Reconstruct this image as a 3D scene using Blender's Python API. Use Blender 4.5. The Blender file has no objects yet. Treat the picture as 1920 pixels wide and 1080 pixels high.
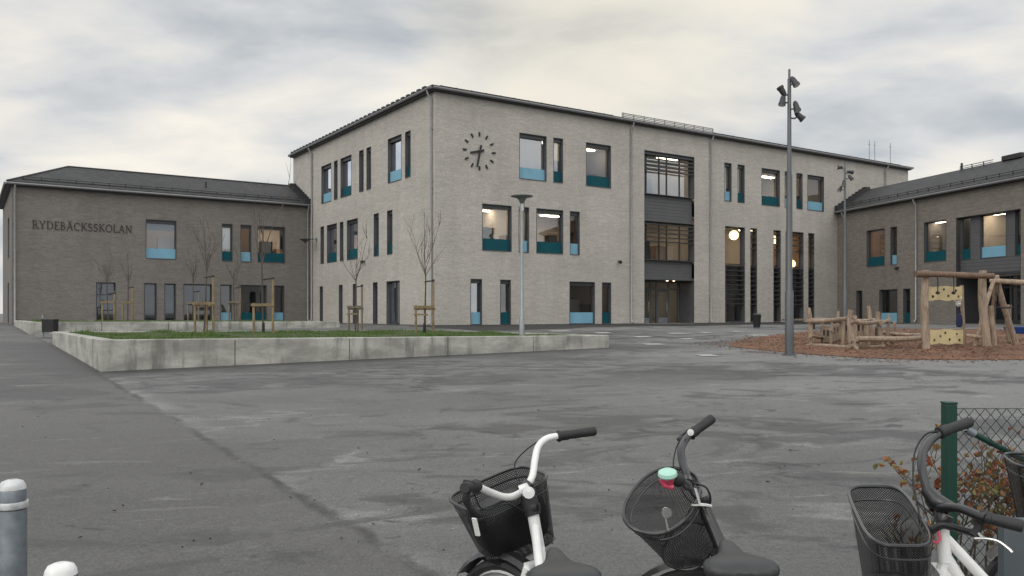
import bpy, bmesh, math, random
from mathutils import Vector, Matrix, noise as mnoise
R = math.radians
sc = bpy.context.scene
col = sc.collection
random.seed(7)

# ------------------------------------------------------------------ camera
EYE = 1.6
FPX, CXP, HYP = 1552.0, 960.0, 588.0            # focal length / centre / horizon measured on the 1920 px photo
cd = bpy.data.cameras.new('camera'); cam = bpy.data.objects.new('camera', cd); col.objects.link(cam)
cam.location = (0, 0, EYE); cam.rotation_euler = (R(90), 0, 0)
cd.sensor_width = 36; cd.lens = 36 * FPX / 1920; cd.shift_y = (HYP - 540) / 1920
cd.clip_start = .05; cd.clip_end = 6000
sc.camera = cam

def W(x, y, d):
    """world point seen at photo pixel x,y at depth d metres"""
    return Vector(((x - CXP) / FPX * d, d, EYE + (HYP - y) / FPX * d))

def gz(y):
    """height of the sloping yard"""
    if y < -20: return -.40
    if y < 0: return .02 * y
    if y < 36: return .0245 * y
    if y < 44:
        t = (y - 36) / 8
        return .0245 * 36 + .0245 * 8 * (t - t * t / 2)
    return .0245 * 36 + .0245 * 4

# ------------------------------------------------------------------ node helpers
def new_mat(name):
    m = bpy.data.materials.new(name); m.use_nodes = True
    nt = m.node_tree; nt.nodes.clear()
    out = nt.nodes.new('ShaderNodeOutputMaterial')
    return m, nt, out
class N:
    def __init__(s, nt): s.nt = nt
    def n(s, typ, **kw):
        nd = s.nt.nodes.new(typ)
        for k, v in kw.items():
            if k.startswith('_'): setattr(nd, k[1:], v)
            else:
                k2 = k.replace('__', ' ')
                try: inp = nd.inputs[int(k2[1:])] if k2[0] == 'i' and k2[1:].isdigit() else nd.inputs[k2]
                except Exception: raise KeyError(typ + ' ' + k2)
                if isinstance(v, bpy.types.NodeSocket): s.nt.links.new(v, inp)
                else: inp.default_value = v
        return nd
    def link(s, a, b): s.nt.links.new(a, b)
    def ramp(s, fac, stops, interp='LINEAR'):
        nd = s.nt.nodes.new('ShaderNodeValToRGB'); cr = nd.color_ramp; cr.interpolation = interp
        while len(cr.elements) < len(stops): cr.elements.new(.5)
        for e, (p, c) in zip(cr.elements, stops):
            e.position = p; e.color = (c, c, c, 1) if not isinstance(c, (tuple, list)) else (*c, 1)
        s.nt.links.new(fac, nd.inputs[0]); return nd.outputs[0]
    def math(s, op, a, b=None, c=None, clamp=False):
        nd = s.nt.nodes.new('ShaderNodeMath'); nd.operation = op; nd.use_clamp = clamp
        for i, v in enumerate((a, b, c)):
            if v is None: continue
            if isinstance(v, bpy.types.NodeSocket): s.nt.links.new(v, nd.inputs[i])
            else: nd.inputs[i].default_value = v
        return nd.outputs[0]
    def mix(s, f, a, b, blend='MIX'):
        nd = s.nt.nodes.new('ShaderNodeMix'); nd.data_type = 'RGBA'; nd.blend_type = blend
        for sock, v in ((nd.inputs[0], f), (nd.inputs[6], a), (nd.inputs[7], b)):
            if isinstance(v, bpy.types.NodeSocket): s.nt.links.new(v, sock)
            elif isinstance(v, (tuple, list)): sock.default_value = (*v[:3], 1)
            else: sock.default_value = v
        return nd.outputs[2]
    def noise(s, vec, scale, detail=4, rough=.55, dist=0, out=0):
        nd = s.n('ShaderNodeTexNoise', Vector=vec, Scale=scale, Detail=detail, Roughness=rough, Distortion=dist)
        return nd.outputs[out]
    def mapping(s, vec, scale=(1, 1, 1), rot=(0, 0, 0), loc=(0, 0, 0)):
        return s.n('ShaderNodeMapping', Vector=vec, Scale=scale, Rotation=rot, Location=loc).outputs[0]

def C4(c): return (*c, 1)
def simple(name, colr, rough=.5, metal=0, var=.12, scale=6, bump=0, spec=.5, coat=0, vscale=(1, 1, 1)):
    m, nt, out = new_mat(name); g = N(nt)
    tc = g.n('ShaderNodeTexCoord').outputs['Object']
    tc = g.mapping(tc, vscale)
    f = g.noise(tc, scale, 5)
    lo = tuple(x * (1 - var) for x in colr); hi = tuple(min(1, x * (1 + var)) for x in colr)
    c = g.mix(g.ramp(f, [(.3, 0), (.7, 1)]), lo, hi)
    b = g.n('ShaderNodeBsdfPrincipled', Base__Color=c, Roughness=rough, Metallic=metal)
    b.inputs['Specular IOR Level'].default_value = spec
    b.inputs['Coat Weight'].default_value = coat
    r = g.math('ADD', g.math('MULTIPLY', f, .2), rough - .1, clamp=True); g.link(r, b.inputs['Roughness'])
    if bump:
        bp = g.n('ShaderNodeBump', Height=g.noise(tc, scale * 8, 4), Strength=bump, Distance=.01)
        g.link(bp.outputs[0], b.inputs['Normal'])
    g.link(b.outputs[0], out.inputs[0]); return m
def emit(name, colr, strength):
    m, nt, out = new_mat(name); g = N(nt)
    e = g.n('ShaderNodeEmission', Color=C4(colr), Strength=strength); g.link(e.outputs[0], out.inputs[0]); return m

def brick_mat(name, c1, c2, mortar, patch=.14):
    m, nt, out = new_mat(name); g = N(nt)
    uv = g.n('ShaderNodeUVMap').outputs[0]
    bt = g.n('ShaderNodeTexBrick', Vector=uv, Color1=C4(c1), Color2=C4(c2), Mortar=C4(mortar), Scale=1.0)
    bt.inputs['Mortar Size'].default_value = .008; bt.inputs['Brick Width'].default_value = .29
    bt.inputs['Row Height'].default_value = .066; bt.inputs['Bias'].default_value = -.1; bt.offset = .37
    bt2 = g.n('ShaderNodeTexBrick', Vector=uv, Color1=C4((.93, .93, .93)), Color2=C4((1.06, 1.055, 1.05)), Mortar=C4((1, 1, 1)), Scale=1.0)
    bt2.inputs['Mortar Size'].default_value = 0; bt2.inputs['Brick Width'].default_value = .58
    bt2.inputs['Row Height'].default_value = .132; bt2.offset = .43
    big = g.ramp(g.noise(g.mapping(uv, (.12, .5, 1)), 1.0, 5, .6), [(.3, 1 - patch * .6), (.7, 1 + patch * .5)])
    # pale lime bloom: broad soft patches and a few horizontal bands with a shape of their own
    bloom = g.ramp(g.noise(g.mapping(uv, (.25, .9, 1), loc=(3, 8, 0)), 1.0, 6, .65), [(.52, 0), (.75, 1)])
    fine = g.ramp(g.noise(g.mapping(uv, (7, 14, 1)), 1.0, 4, .7), [(.3, .84), (.7, 1.16)])
    c = g.mix(.6, bt.outputs[0], bt2.outputs[0], 'MULTIPLY')
    c = g.mix(1.0, c, big, 'MULTIPLY'); c = g.mix(1.0, c, fine, 'MULTIPLY')
    rain = g.ramp(g.noise(g.mapping(uv, (1.1, .10, 1), loc=(2, 5, 0)), 1.0, 6, .65), [(.34, .93), (.66, 1.06)])
    c = g.mix(1.0, c, rain, 'MULTIPLY')
    c = g.mix(g.math('MULTIPLY', bloom, .13), c, tuple(min(1, x * 1.5) for x in c1))
    b = g.n('ShaderNodeBsdfPrincipled', Base__Color=c, Roughness=.85)
    b.inputs['Specular IOR Level'].default_value = .25
    h = g.math('ADD', g.math('MULTIPLY', bt.outputs[1], -1.0), g.math('MULTIPLY', fine, .3))
    bp = g.n('ShaderNodeBump', Height=h, Strength=.5, Distance=.008); g.link(bp.outputs[0], b.inputs['Normal'])
    g.link(b.outputs[0], out.inputs[0]); return m

def glass_mat(name, refl, tint, fb=.06):
    m, nt, out = new_mat(name); g = N(nt)
    fr = g.n('ShaderNodeFresnel', IOR=1.5).outputs[0]
    f = g.math('ADD', g.math('MULTIPLY', fr, 1.6), refl, clamp=True)
    wob = g.n('ShaderNodeBump', Height=g.noise(g.n('ShaderNodeTexCoord').outputs['Object'], .8, 1), Strength=.02, Distance=.05)
    t = g.n('ShaderNodeBsdfTransparent', Color=C4(tint))
    gl = g.n('ShaderNodeBsdfGlossy', Color=C4((.9, .94, 1)), Roughness=.02, Normal=wob.outputs[0])
    mx = g.n('ShaderNodeMixShader', i0=f, i1=t.outputs[0], i2=gl.outputs[0])
    g.link(mx.outputs[0], out.inputs[0]); return m

def roof_mat():
    m, nt, out = new_mat('roof_tiles'); g = N(nt)
    uv = g.n('ShaderNodeUVMap').outputs[0]
    bt = g.n('ShaderNodeTexBrick', Vector=uv, Color1=C4((.026, .026, .027)), Color2=C4((.042, .042, .043)), Mortar=C4((.02, .02, .02)), Scale=1)
    bt.inputs['Mortar Size'].default_value = .012; bt.inputs['Brick Width'].default_value = .3; bt.inputs['Row Height'].default_value = .34
    big = g.ramp(g.noise(g.mapping(uv, (.3, .3, 1)), 1, 5), [(.3, .8), (.7, 1.25)])
    c = g.mix(1, bt.outputs[0], big, 'MULTIPLY')
    b = g.n('ShaderNodeBsdfPrincipled', Base__Color=c, Roughness=.75)
    # each tile lies a little proud of the one below
    sy = g.n('ShaderNodeSeparateXYZ', Vector=uv).outputs[1]
    saw = g.math('FRACT', g.math('DIVIDE', sy, .34))
    h = g.math('SUBTRACT', g.math('MULTIPLY', saw, -1), g.math('MULTIPLY', bt.outputs[1], .6))
    bp = g.n('ShaderNodeBump', Height=h, Strength=.8, Distance=.03); g.link(bp.outputs[0], b.inputs['Normal'])
    g.link(b.outputs[0], out.inputs[0]); return m

def concrete_mat():
    m, nt, out = new_mat('cast_concrete'); g = N(nt)
    tc = g.n('ShaderNodeTexCoord').outputs['Object']
    a = g.noise(g.mapping(tc, (.5, .5, 1.2)), 1.6, 7, .65)
    s = g.noise(g.mapping(tc, (2.2, 2.2, .35), loc=(4, 1, 0)), 1.4, 6, .65)
    c = g.mix(g.ramp(a, [(.38, 0), (.60, 1)]), (.26, .257, .232), (.46, .453, .415))
    stain = g.ramp(s, [(.52, 0), (.66, .6)])
    c = g.mix(stain, c, (.095, .095, .087))
    sp = g.ramp(g.noise(tc, 26, 3), [(.64, 0), (.72, .5)])
    c = g.mix(sp, c, (.10, .10, .09))
    b = g.n('ShaderNodeBsdfPrincipled', Base__Color=c, Roughness=.8)
    bp = g.n('ShaderNodeBump', Height=g.noise(tc, 30, 6), Strength=.35, Distance=.006); g.link(bp.outputs[0], b.inputs['Normal'])
    g.link(b.outputs[0], out.inputs[0]); return m

AX0, AY0 = -8.40, 16.9
UX, UY = .8336, .5524            # unit direction of the long facades; v = (-UY, UX)
def asphalt_mat():
    m, nt, out = new_mat('wet_asphalt'); g = N(nt)
    tc = g.n('ShaderNodeTexCoord').outputs['Object']
    sep = g.n('ShaderNodeSeparateXYZ', Vector=tc); X, Y = sep.outputs[0], sep.outputs[1]
    def coord(x0, y0, ax, ay): return g.math('ADD', g.math('MULTIPLY', g.math('ADD', X, -x0), ax), g.math('MULTIPLY', g.math('ADD', Y, -y0), ay))
    p = g.mapping(tc, rot=(0, 0, -R(8)))
    soft = g.noise(g.mapping(p, (.22, .34, 1), loc=(3.1, 1.2, 0)), 1.0, 8, .6, .5)
    blot = g.noise(g.mapping(p, (.55, .95, 1), loc=(8.3, 2.2, 0)), 1.0, 10, .68, .9)
    area = g.noise(g.mapping(p, (.10, .16, 1), loc=(1.3, 7.7, 0)), 1.0, 5, .55, .4)
    small = g.noise(g.mapping(p, (1.6, 2.4, 1), loc=(2.3, 4.1, 0)), 1.0, 9, .7, .7)
    fine = g.noise(tc, 60, 4, .75)
    grit = g.noise(tc, 17, 5, .75)
    # damp blotches: sharp ragged edges, gathered in damp areas
    damp = g.ramp(g.math('ADD', blot, g.math('MULTIPLY', g.math('SUBTRACT', area, .5), .55)), [(.515, 0), (.55, .65), (.60, 1)])
    spots = g.ramp(g.math('ADD', small, g.math('MULTIPLY', g.math('SUBTRACT', area, .5), .5)), [(.585, 0), (.625, 1)])
    # darker foot along the planter walls
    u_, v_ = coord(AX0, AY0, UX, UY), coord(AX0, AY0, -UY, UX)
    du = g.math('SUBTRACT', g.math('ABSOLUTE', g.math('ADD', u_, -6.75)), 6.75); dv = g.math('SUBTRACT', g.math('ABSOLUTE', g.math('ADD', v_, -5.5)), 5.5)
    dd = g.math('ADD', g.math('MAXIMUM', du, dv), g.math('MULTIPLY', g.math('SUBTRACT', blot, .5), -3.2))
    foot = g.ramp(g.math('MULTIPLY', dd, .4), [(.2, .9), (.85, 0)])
    # a paler stretch towards the playground
    pale_side = g.ramp(g.math('DIVIDE', g.math('ADD', X, g.math('MULTIPLY', g.math('SUBTRACT', soft, .5), 14)), 8.0), [(.25, 0), (.75, 1)])
    # thin sediment lines left where water has dried
    rid = g.noise(g.mapping(p, (.20, .55, 1), loc=(4.4, 9.1, 0)), 1.0, 6, .5, .5)
    line = g.ramp(g.math('ABSOLUTE', g.math('SUBTRACT', rid, .5)), [(.002, 1), (.012, 0)])
    line = g.math('MULTIPLY', line, g.ramp(g.noise(g.mapping(p, (.4, .6, 1)), 1.0, 6, .65), [(.50, 0), (.62, 1)]))
    pale = g.ramp(g.noise(g.mapping(p, (.45, 1.5, 1), loc=(11, 5, 0)), 1.0, 10, .7, 1.0), [(.585, 0), (.66, 1)])
    # seam between an older lane and the yard
    t = coord(-7.94, 16.0, UX, UY)
    tt = g.math('ADD', t, g.math('MULTIPLY', g.math('SUBTRACT', g.noise(tc, 1.9, 7, .65), .5), .30))
    lane = g.math('LESS_THAN', tt, 0.0)
    worn = g.ramp(g.noise(tc, .9, 6, .65), [(.40, .0), (.58, 1)])
    seam = g.math('MULTIPLY', g.ramp(g.math('ABSOLUTE', tt), [(.02, 1), (.075, 0)]), worn)
    crust = g.math('MULTIPLY', g.ramp(g.math('ADD', tt, g.math('MULTIPLY', g.math('SUBTRACT', grit, .5), .5)), [(.10, 1), (.42, 0)]), g.math('MULTIPLY', g.math('GREATER_THAN', tt, .05), g.ramp(g.noise(tc, .55, 7, .7), [(.45, 0), (.60, .8)])))
    c = g.mix(g.ramp(soft, [(.36, 0), (.64, 1)]), (.085, .085, .083), (.132, .131, .127))
    c = g.mix(g.math('MULTIPLY', pale_side, .65), c, (.175, .175, .171))
    c = g.mix(g.math('MULTIPLY', lane, .45), c, (.066, .061, .059))
    c = g.mix(g.math('MULTIPLY', pale, .6), c, (.23, .227, .215))
    c = g.mix(g.math('MULTIPLY', line, .6), c, (.24, .236, .222))
    c = g.mix(crust, c, (.19, .187, .175))
    c = g.mix(g.math('MULTIPLY', damp, .85), c, (.036, .036, .036))
    c = g.mix(g.math('MULTIPLY', spots, .85), c, (.016, .022, .022))
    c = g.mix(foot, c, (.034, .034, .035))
    c = g.mix(g.math('MULTIPLY', seam, .8), c, (.024, .023, .022))
    c = g.mix(1, c, g.ramp(fine, [(.3, .5), (.7, 1.5)]), 'MULTIPLY'); c = g.mix(1, c, g.ramp(grit, [(.3, .82), (.7, 1.18)]), 'MULTIPLY')
    b = g.n('ShaderNodeBsdfPrincipled', Base__Color=c); b.inputs['Specular IOR Level'].default_value = .5
    damp_and_foot = g.math('MAXIMUM', g.math('MAXIMUM', damp, spots), foot)
    r = g.math('SUBTRACT', .68, g.math('MULTIPLY', damp_and_foot, .16), clamp=True)
    g.link(r, b.inputs['Roughness'])
    h = g.math('ADD', g.math('MULTIPLY', fine, .7), g.math('MULTIPLY', g.noise(tc, 180, 2), .5))
    bp = g.n('ShaderNodeBump', Height=h, Strength=.55, Distance=.006); g.link(bp.outputs[0], b.inputs['Normal'])
    g.link(b.outputs[0], out.inputs[0]); return m

def mulch_mat():
    m, nt, out = new_mat('bark_mulch'); g = N(nt)
    tc = g.n('ShaderNodeTexCoord').outputs['Object']
    v = g.n('ShaderNodeTexVoronoi', Vector=g.mapping(tc, (1, 1.4, 1)), Scale=16.0)
    c = g.ramp(v.outputs[1], [(0, (.10, .045, .025)), (.5, (.18, .088, .049)), (1, (.25, .137, .082))])
    n = g.ramp(g.noise(tc, .9, 6, .65), [(.32, .55), (.68, 1.25)])
    c = g.mix(1, c, n, 'MULTIPLY')
    b = g.n('ShaderNodeBsdfPrincipled', Base__Color=c, Roughness=.9)
    bp = g.n('ShaderNodeBump', Height=v.outputs[0], Strength=.9, Distance=.04); g.link(bp.outputs[0], b.inputs['Normal'])
    g.link(b.outputs[0], out.inputs[0]); return m

def wood_mat(name, c1, c2, rough=.75):
    m, nt, out = new_mat(name); g = N(nt)
    tc = g.n('ShaderNodeTexCoord').outputs['Object']
    f = g.noise(g.mapping(tc, (9, 9, 1.4)), 2.2, 6, .6, .5)
    k = g.noise(tc, 1.3, 5)
    c = g.mix(g.ramp(f, [(.35, 0), (.66, 1)]), c1, c2)
    c = g.mix(1, c, g.ramp(k, [(.3, .68), (.7, 1.22)]), 'MULTIPLY')
    ck = g.ramp(g.noise(g.mapping(tc, (14, 14, .9), loc=(3, 1, 0)), 1.6, 5, .6, .4), [(.60, 0), (.66, .75)])
    c = g.mix(ck, c, tuple(x * .28 for x in c1))
    b = g.n('ShaderNodeBsdfPrincipled', Base__Color=c, Roughness=rough)
    bp = g.n('ShaderNodeBump', Height=f, Strength=.5, Distance=.01); g.link(bp.outputs[0], b.inputs['Normal'])
    g.link(b.outputs[0], out.inputs[0]); return m

def wire_mesh_mat(name, cell, line, colr=(.012, .012, .013)):
    """expanded-metal basket mesh: diamonds cut out through the UVs"""
    m, nt, out = new_mat(name); g = N(nt)
    uv = g.n('ShaderNodeUVMap').outputs[0]
    s = g.n('ShaderNodeSeparateXYZ', Vector=uv)
    a = g.math('ADD', s.outputs[0], s.outputs[1]); b_ = g.math('SUBTRACT', s.outputs[0], s.outputs[1])
    fa = g.math('FRACT', g.math('DIVIDE', a, cell)); fb = g.math('FRACT', g.math('DIVIDE', b_, cell))
    hole = g.math('MULTIPLY', g.math('GREATER_THAN', fa, line), g.math('GREATER_THAN', fb, line))
    b = g.n('ShaderNodeBsdfPrincipled', Base__Color=C4(colr), Roughness=.4, Metallic=.2)
    t = g.n('ShaderNodeBsdfTransparent')
    mx = g.n('ShaderNodeMixShader', i0=hole, i1=b.outputs[0], i2=t.outputs[0])
    g.link(mx.outputs[0], out.inputs[0]); return m

def leaf_mat(name, stops):
    m, nt, out = new_mat(name); g = N(nt)
    oi = g.n('ShaderNodeNewGeometry').outputs['Random Per Island']
    c = g.ramp(oi, stops)
    b = g.n('ShaderNodeBsdfPrincipled', Base__Color=c, Roughness=.55)
    tr = g.n('ShaderNodeBsdfTranslucent', Color=c)
    mx = g.n('ShaderNodeMixShader', i0=.25, i1=b.outputs[0], i2=tr.outputs[0])
    g.link(mx.outputs[0], out.inputs[0]); return m

M = {}
M['brick_pale'] = brick_mat('pale_brick', (.405, .381, .347), (.485, .459, .420), (.44, .42, .387))
M['brick_brown'] = brick_mat('brown_grey_brick', (.170, .156, .144), (.222, .204, .189), (.20, .186, .174), .10)
M['brick_taupe'] = brick_mat('taupe_brick', (.170, .154, .136), (.235, .214, .19), (.185, .168, .146), .10)
M['roof'] = roof_mat()
M['concrete'] = concrete_mat()
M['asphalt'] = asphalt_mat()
M['mulch'] = mulch_mat()
M['glass'] = glass_mat('window_glass', .10, (.93, .94, .94))
M['glass_sky'] = glass_mat('window_glass_reflective', .30, (.74, .79, .83))
M['glass_dark'] = glass_mat('window_glass_tinted', .045, (.56, .60, .62))
M['frame'] = simple('dark_grey_aluminium', (.055, .056, .06), .45, .3, .1, 3)
M['lining'] = simple('grey_reveal_sheet', (.085, .086, .092), .5, .2, .15, 2)
M['light_panel'] = simple('light_blue_panel', (.185, .38, .50), .5, 0, .06, 2, 0, .3)
M['teal_panel'] = simple('teal_panel', (.006, .072, .092), .55, 0, .1, 2, 0, .15)
M['cladding'] = simple('grey_cladding', (.105, .107, .113), .6, .1, .08, 2)
M['gutter'] = simple('grey_metal_gutter', (.19, .19, .195), .45, .4, .1, 3)
M['pipe'] = simple('light_grey_downpipe', (.33, .33, .335), .45, .3, .1, 3)
M['dark_trim'] = simple('dark_roof_trim', (.035, .035, .038), .5, .2, .2, 3)
M['plinth'] = simple('dark_plinth', (.05, .05, .052), .8, 0, .2, 3)
M['black'] = simple('black_metal', (.014, .014, .015), .45, .1, .2, 8)
M['int_white'] = simple('painted_interior_wall', (.60, .55, .50), .8, 0, .05, .4)
M['int_wood'] = simple('wood_interior_wall', (.34, .20, .10), .6, 0, .25, 1.2)
M['int_grey'] = simple('grey_interior_wall', (.23, .22, .22), .8, 0, .1, .5)
M['int_floor'] = simple('linoleum_floor', (.16, .15, .14), .4, 0, .1, .8)
M['int_ceil'] = simple('white_ceiling', (.72, .70, .66), .85, 0, .04, .6)
M['lamp_warm'] = emit('warm_ceiling_and_fill_light', (1, .80, .54), 15.0)
M['globe'] = emit('glowing_globe', (1, .72, .34), 4.0)
M['blind'] = simple('white_blind_and_sky', (.86, .86, .84), .8, 0, .05, 1)  # upper left facade: sky brightness of the panes put into this white
M['blue_blind'] = simple('slate_blue_blind', (.10, .12, .15), .8, 0, .2, 1)
M['pale_blind'] = simple('pale_sky_reflection', (.30, .33, .36), .8, 0, .2, 1)  # bluish sheet behind one pane, sky reflection put into its colour
M['galv'] = simple('galvanised_steel', (.26, .29, .32), .5, .6, .4, 9, .08)
M['zinc_light'] = simple('weathered_zinc_cap', (.58, .60, .60), .55, .25, .35, 14, .1)
M['mast'] = simple('grey_painted_steel', (.105, .11, .118), .45, .4, .12, 3)
M['flood'] = simple('dark_floodlight_housing', (.045, .046, .05), .45, .3, .2, 6)
M['lamp_post'] = simple('light_grey_painted_post', (.30, .32, .325), .4, .4, .1, 3)
M['lamp_shade'] = simple('grey_lamp_shade', (.17, .18, .18), .45, .3, .1, 4)
M['lamp_glass'] = simple('clear_lamp_glass', (.55, .56, .56), .15, 0, .05, 3)
M['stake'] = wood_mat('fresh_pine', (.155, .112, .058), (.285, .215, .12))
M['stake_grey'] = wood_mat('weathered_pine', (.12, .10, .07), (.22, .185, .13))
M['log'] = wood_mat('weathered_robinia', (.22, .16, .116), (.41, .32, .24))
M['log_dark'] = wood_mat('brown_robinia', (.10, .06, .04), (.21, .135, .095))
M['yellow_board'] = simple('pale_yellow_climbing_board', (.62, .51, .28), .6, 0, .15, 3)
M['bark'] = simple('grey_brown_bark', (.075, .06, .048), .85, 0, .3, 12, .3)
M['twig'] = simple('pale_brown_twig', (.095, .075, .060), .8, 0, .3, 9)
M['bronze'] = simple('dark_bronze_letters', (.035, .030, .027), .5, .3, .2, 6)
M['soil'] = simple('soil', (.05, .042, .03), .95, 0, .4, 5, .6)
M['turf'] = simple('turf_underlay', (.050, .058, .022), .95, 0, .5, 1.2, .6)
M['grass'] = leaf_mat('grass_blades', [(0, (.045, .09, .015)), (.5, (.075, .145, .026)), (.85, (.11, .18, .04)), (1, (.19, .18, .08))])
M['paint'] = simple('worn_white_paint', (.36, .355, .33), .7, 0, .25, 3)
M['green_steel'] = simple('dark_green_coated_steel', (.006, .044, .030), .4, .1, .12, 5)
M['green_wire'] = simple('green_coated_wire', (.02, .034, .03), .5, .2, .1, 5)
M['beech'] = leaf_mat('autumn_beech_leaf', [(0, (.11, .03, .014)), (.3, (.24, .07, .022)), (.55, (.30, .13, .05)), (.75, (.24, .17, .06)), (1, (.16, .17, .05))])
M['fallen'] = leaf_mat('fallen_leaf', [(0, (.025, .02, .014)), (.6, (.06, .04, .022)), (1, (.17, .13, .07))])
M['white_paint'] = simple('white_bicycle_paint', (.76, .76, .745), .35, 0, .10, 14, .04, .5, .3)
M['black_paint'] = simple('black_bicycle_paint', (.018, .018, .02), .3, .1, .2, 8, 0, .5, .4)
M['rubber'] = simple('black_rubber', (.02, .02, .021), .6, 0, .25, 25, .15)
M['saddle'] = simple('grey_black_saddle_vinyl', (.030, .031, .032), .45, 0, .2, 30, .12)
M['steel'] = simple('bright_steel', (.62, .62, .61), .25, .9, .1, 10)
M['wire'] = wire_mesh_mat('black_wire_mesh', .010, .40)
M['wire_fine'] = wire_mesh_mat('fine_black_wire_mesh', .008, .44)
M['bag'] = simple('black_plastic_bag', (.010, .010, .011), .38, 0, .4, 9, .5)
M['mint'] = simple('mint_enamel', (.38, .64, .53), .3, 0, .1, 8)
M['pink'] = simple('raspberry_plastic', (.50, .06, .11), .4, 0, .1, 8)
M['blue_plastic'] = simple('blue_plastic', (.02, .06, .25), .45, 0, .2, 5)
M['navy'] = simple('navy_fabric', (.012, .02, .07), .8, 0, .3, 10)
M['steel_blue'] = simple('blue_grey_sheet_steel', (.14, .165, .18), .4, .5, .12, 4)
M['white_cloth'] = simple('white_cloth', (.7, .7, .68), .8, 0, .1, 5)

# ------------------------------------------------------------------ mesh builder
class MB:
    def __init__(s): s.v = []; s.f = []; s.m = []; s.uv = []
    def face(s, pts, mi=0, uv=None):
        i = len(s.v); s.v += [Vector(p) for p in pts]
        s.f.append(tuple(range(i, i + len(pts)))); s.m.append(mi); s.uv.append(uv)
    def mesh(s, vs, fs, mi=0, uvs=None):
        i = len(s.v); s.v += [Vector(p) for p in vs]
        for k, f in enumerate(fs):
            s.f.append(tuple(i + a for a in f)); s.m.append(mi); s.uv.append(uvs[k] if uvs else None)
    def box(s, a, b, mi=0, T=None):
        x0, y0, z0 = (min(p, q) for p, q in zip(a, b)); x1, y1, z1 = (max(p, q) for p, q in zip(a, b))
        vs = [(x0, y0, z0), (x1, y0, z0), (x1, y1, z0), (x0, y1, z0), (x0, y0, z1), (x1, y0, z1), (x1, y1, z1), (x0, y1, z1)]
        if T: vs = [T(*p) for p in vs]
        s.mesh(vs, [(0, 3, 2, 1), (4, 5, 6, 7), (0, 1, 5, 4), (1, 2, 6, 5), (2, 3, 7, 6), (3, 0, 4, 7)], mi)
    def bar(s, p, q, w, h, mi=0, up=(0, 0, 1)):
        p = Vector(p); q = Vector(q); d = (q - p).normalized(); up = Vector(up)
        if abs(d.dot(up)) > .98: up = Vector((1, 0, 0))
        sx = d.cross(up).normalized() * w / 2; sy = sx.cross(d).normalized() * h / 2
        vs = [e + a * sx + b * sy for e in (p, q) for a, b in ((-1, -1), (1, -1), (1, 1), (-1, 1))]
        s.mesh(vs, [(0, 3, 2, 1), (4, 5, 6, 7), (0, 1, 5, 4), (1, 2, 6, 5), (2, 3, 7, 6), (3, 0, 4, 7)], mi)
    def tube(s, pts, r, n=8, mi=0, cap=True, closed=False):
        pts = [Vector(p) for p in pts]; m = len(pts)
        rs = [r] * m if not isinstance(r, (list, tuple)) else list(r)
        ref = None; vs = []
        for i, p in enumerate(pts):
            if closed: d = pts[(i + 1) % m] - pts[i - 1]
            else: d = pts[min(i + 1, m - 1)] - pts[max(i - 1, 0)]
            d.normalize()
            if ref is None: ref = d.orthogonal().normalized()
            else:
                ref = ref - d * ref.dot(d)
                ref = d.orthogonal().normalized() if ref.length < 1e-5 else ref.normalized()
            b = d.cross(ref)
            for k in range(n):
                a = 2 * math.pi * k / n
                vs.append(p + (ref * math.cos(a) + b * math.sin(a)) * rs[i])
        fs = []
        for i in range(m if closed else m - 1):
            j = (i + 1) % m
            for k in range(n):
                k2 = (k + 1) % n
                fs.append((i * n + k, i * n + k2, j * n + k2, j * n + k))
        if cap and not closed:
            fs.append(tuple(reversed(range(n)))); fs.append(tuple(range((m - 1) * n, m * n)))
        s.mesh(vs, fs, mi)
    def lathe(s, prof, base=(0, 0, 0), n=24, mi=0, axis=None):
        base = Vector(base); Q = Matrix.Identity(3) if axis is None else Vector((0, 0, 1)).rotation_difference(Vector(axis)).to_matrix()
        vs = []; fs = []
        for r, z in prof:
            for k in range(n):
                a = 2 * math.pi * k / n
                vs.append(base + Q @ Vector((r * math.cos(a), r * math.sin(a), z)))
        for i in range(len(prof) - 1):
            for k in range(n):
                k2 = (k + 1) % n
                fs.append((i * n + k, i * n + k2, (i + 1) * n + k2, (i + 1) * n + k))
        fs.append(tuple(reversed(range(n)))); fs.append(tuple(range((len(prof) - 1) * n, len(prof) * n)))
        s.mesh(vs, fs, mi)
    def loft(s, loops, mi=0, cap=True):
        n = len(loops[0]); vs = [p for l in loops for p in l]; fs = []
        for i in range(len(loops) - 1):
            for k in range(n):
                k2 = (k + 1) % n
                fs.append((i * n + k, i * n + k2, (i + 1) * n + k2, (i + 1) * n + k))
        if cap:
            fs.append(tuple(reversed(range(n)))); fs.append(tuple(range((len(loops) - 1) * n, len(loops) * n)))
        s.mesh(vs, fs, mi)
    def build(s, name, mats, parent=None, off=(0, 0, 0), smooth=True, bevel=0, subsurf=0):
        if not isinstance(mats, (list, tuple)): mats = [mats]
        me = bpy.data.meshes.new(name); o_ = Vector(off)
        me.from_pydata([tuple(p - o_) for p in s.v], [], s.f)
        for m in mats: me.materials.append(m)
        me.polygons.foreach_set('material_index', s.m)
        if any(u is not None for u in s.uv):
            ul = me.uv_layers.new(name='UVMap')
            for p, u in zip(me.polygons, s.uv):
                if u is None: continue
                for li, c in zip(p.loop_indices, u): ul.data[li].uv = c
        me.update()
        if smooth:
            me.shade_smooth(); me.set_sharp_from_angle(angle=R(38))
        o = bpy.data.objects.new(name, me); col.objects.link(o)
        if parent: o.parent = parent
        if bevel:
            md = o.modifiers.new('bevel', 'BEVEL'); md.width = bevel; md.segments = 2; md.limit_method = 'ANGLE'; md.angle_limit = R(40)
        if subsurf:
            md = o.modifiers.new('sub', 'SUBSURF'); md.levels = subsurf; md.render_levels = subsurf
        return o

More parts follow.
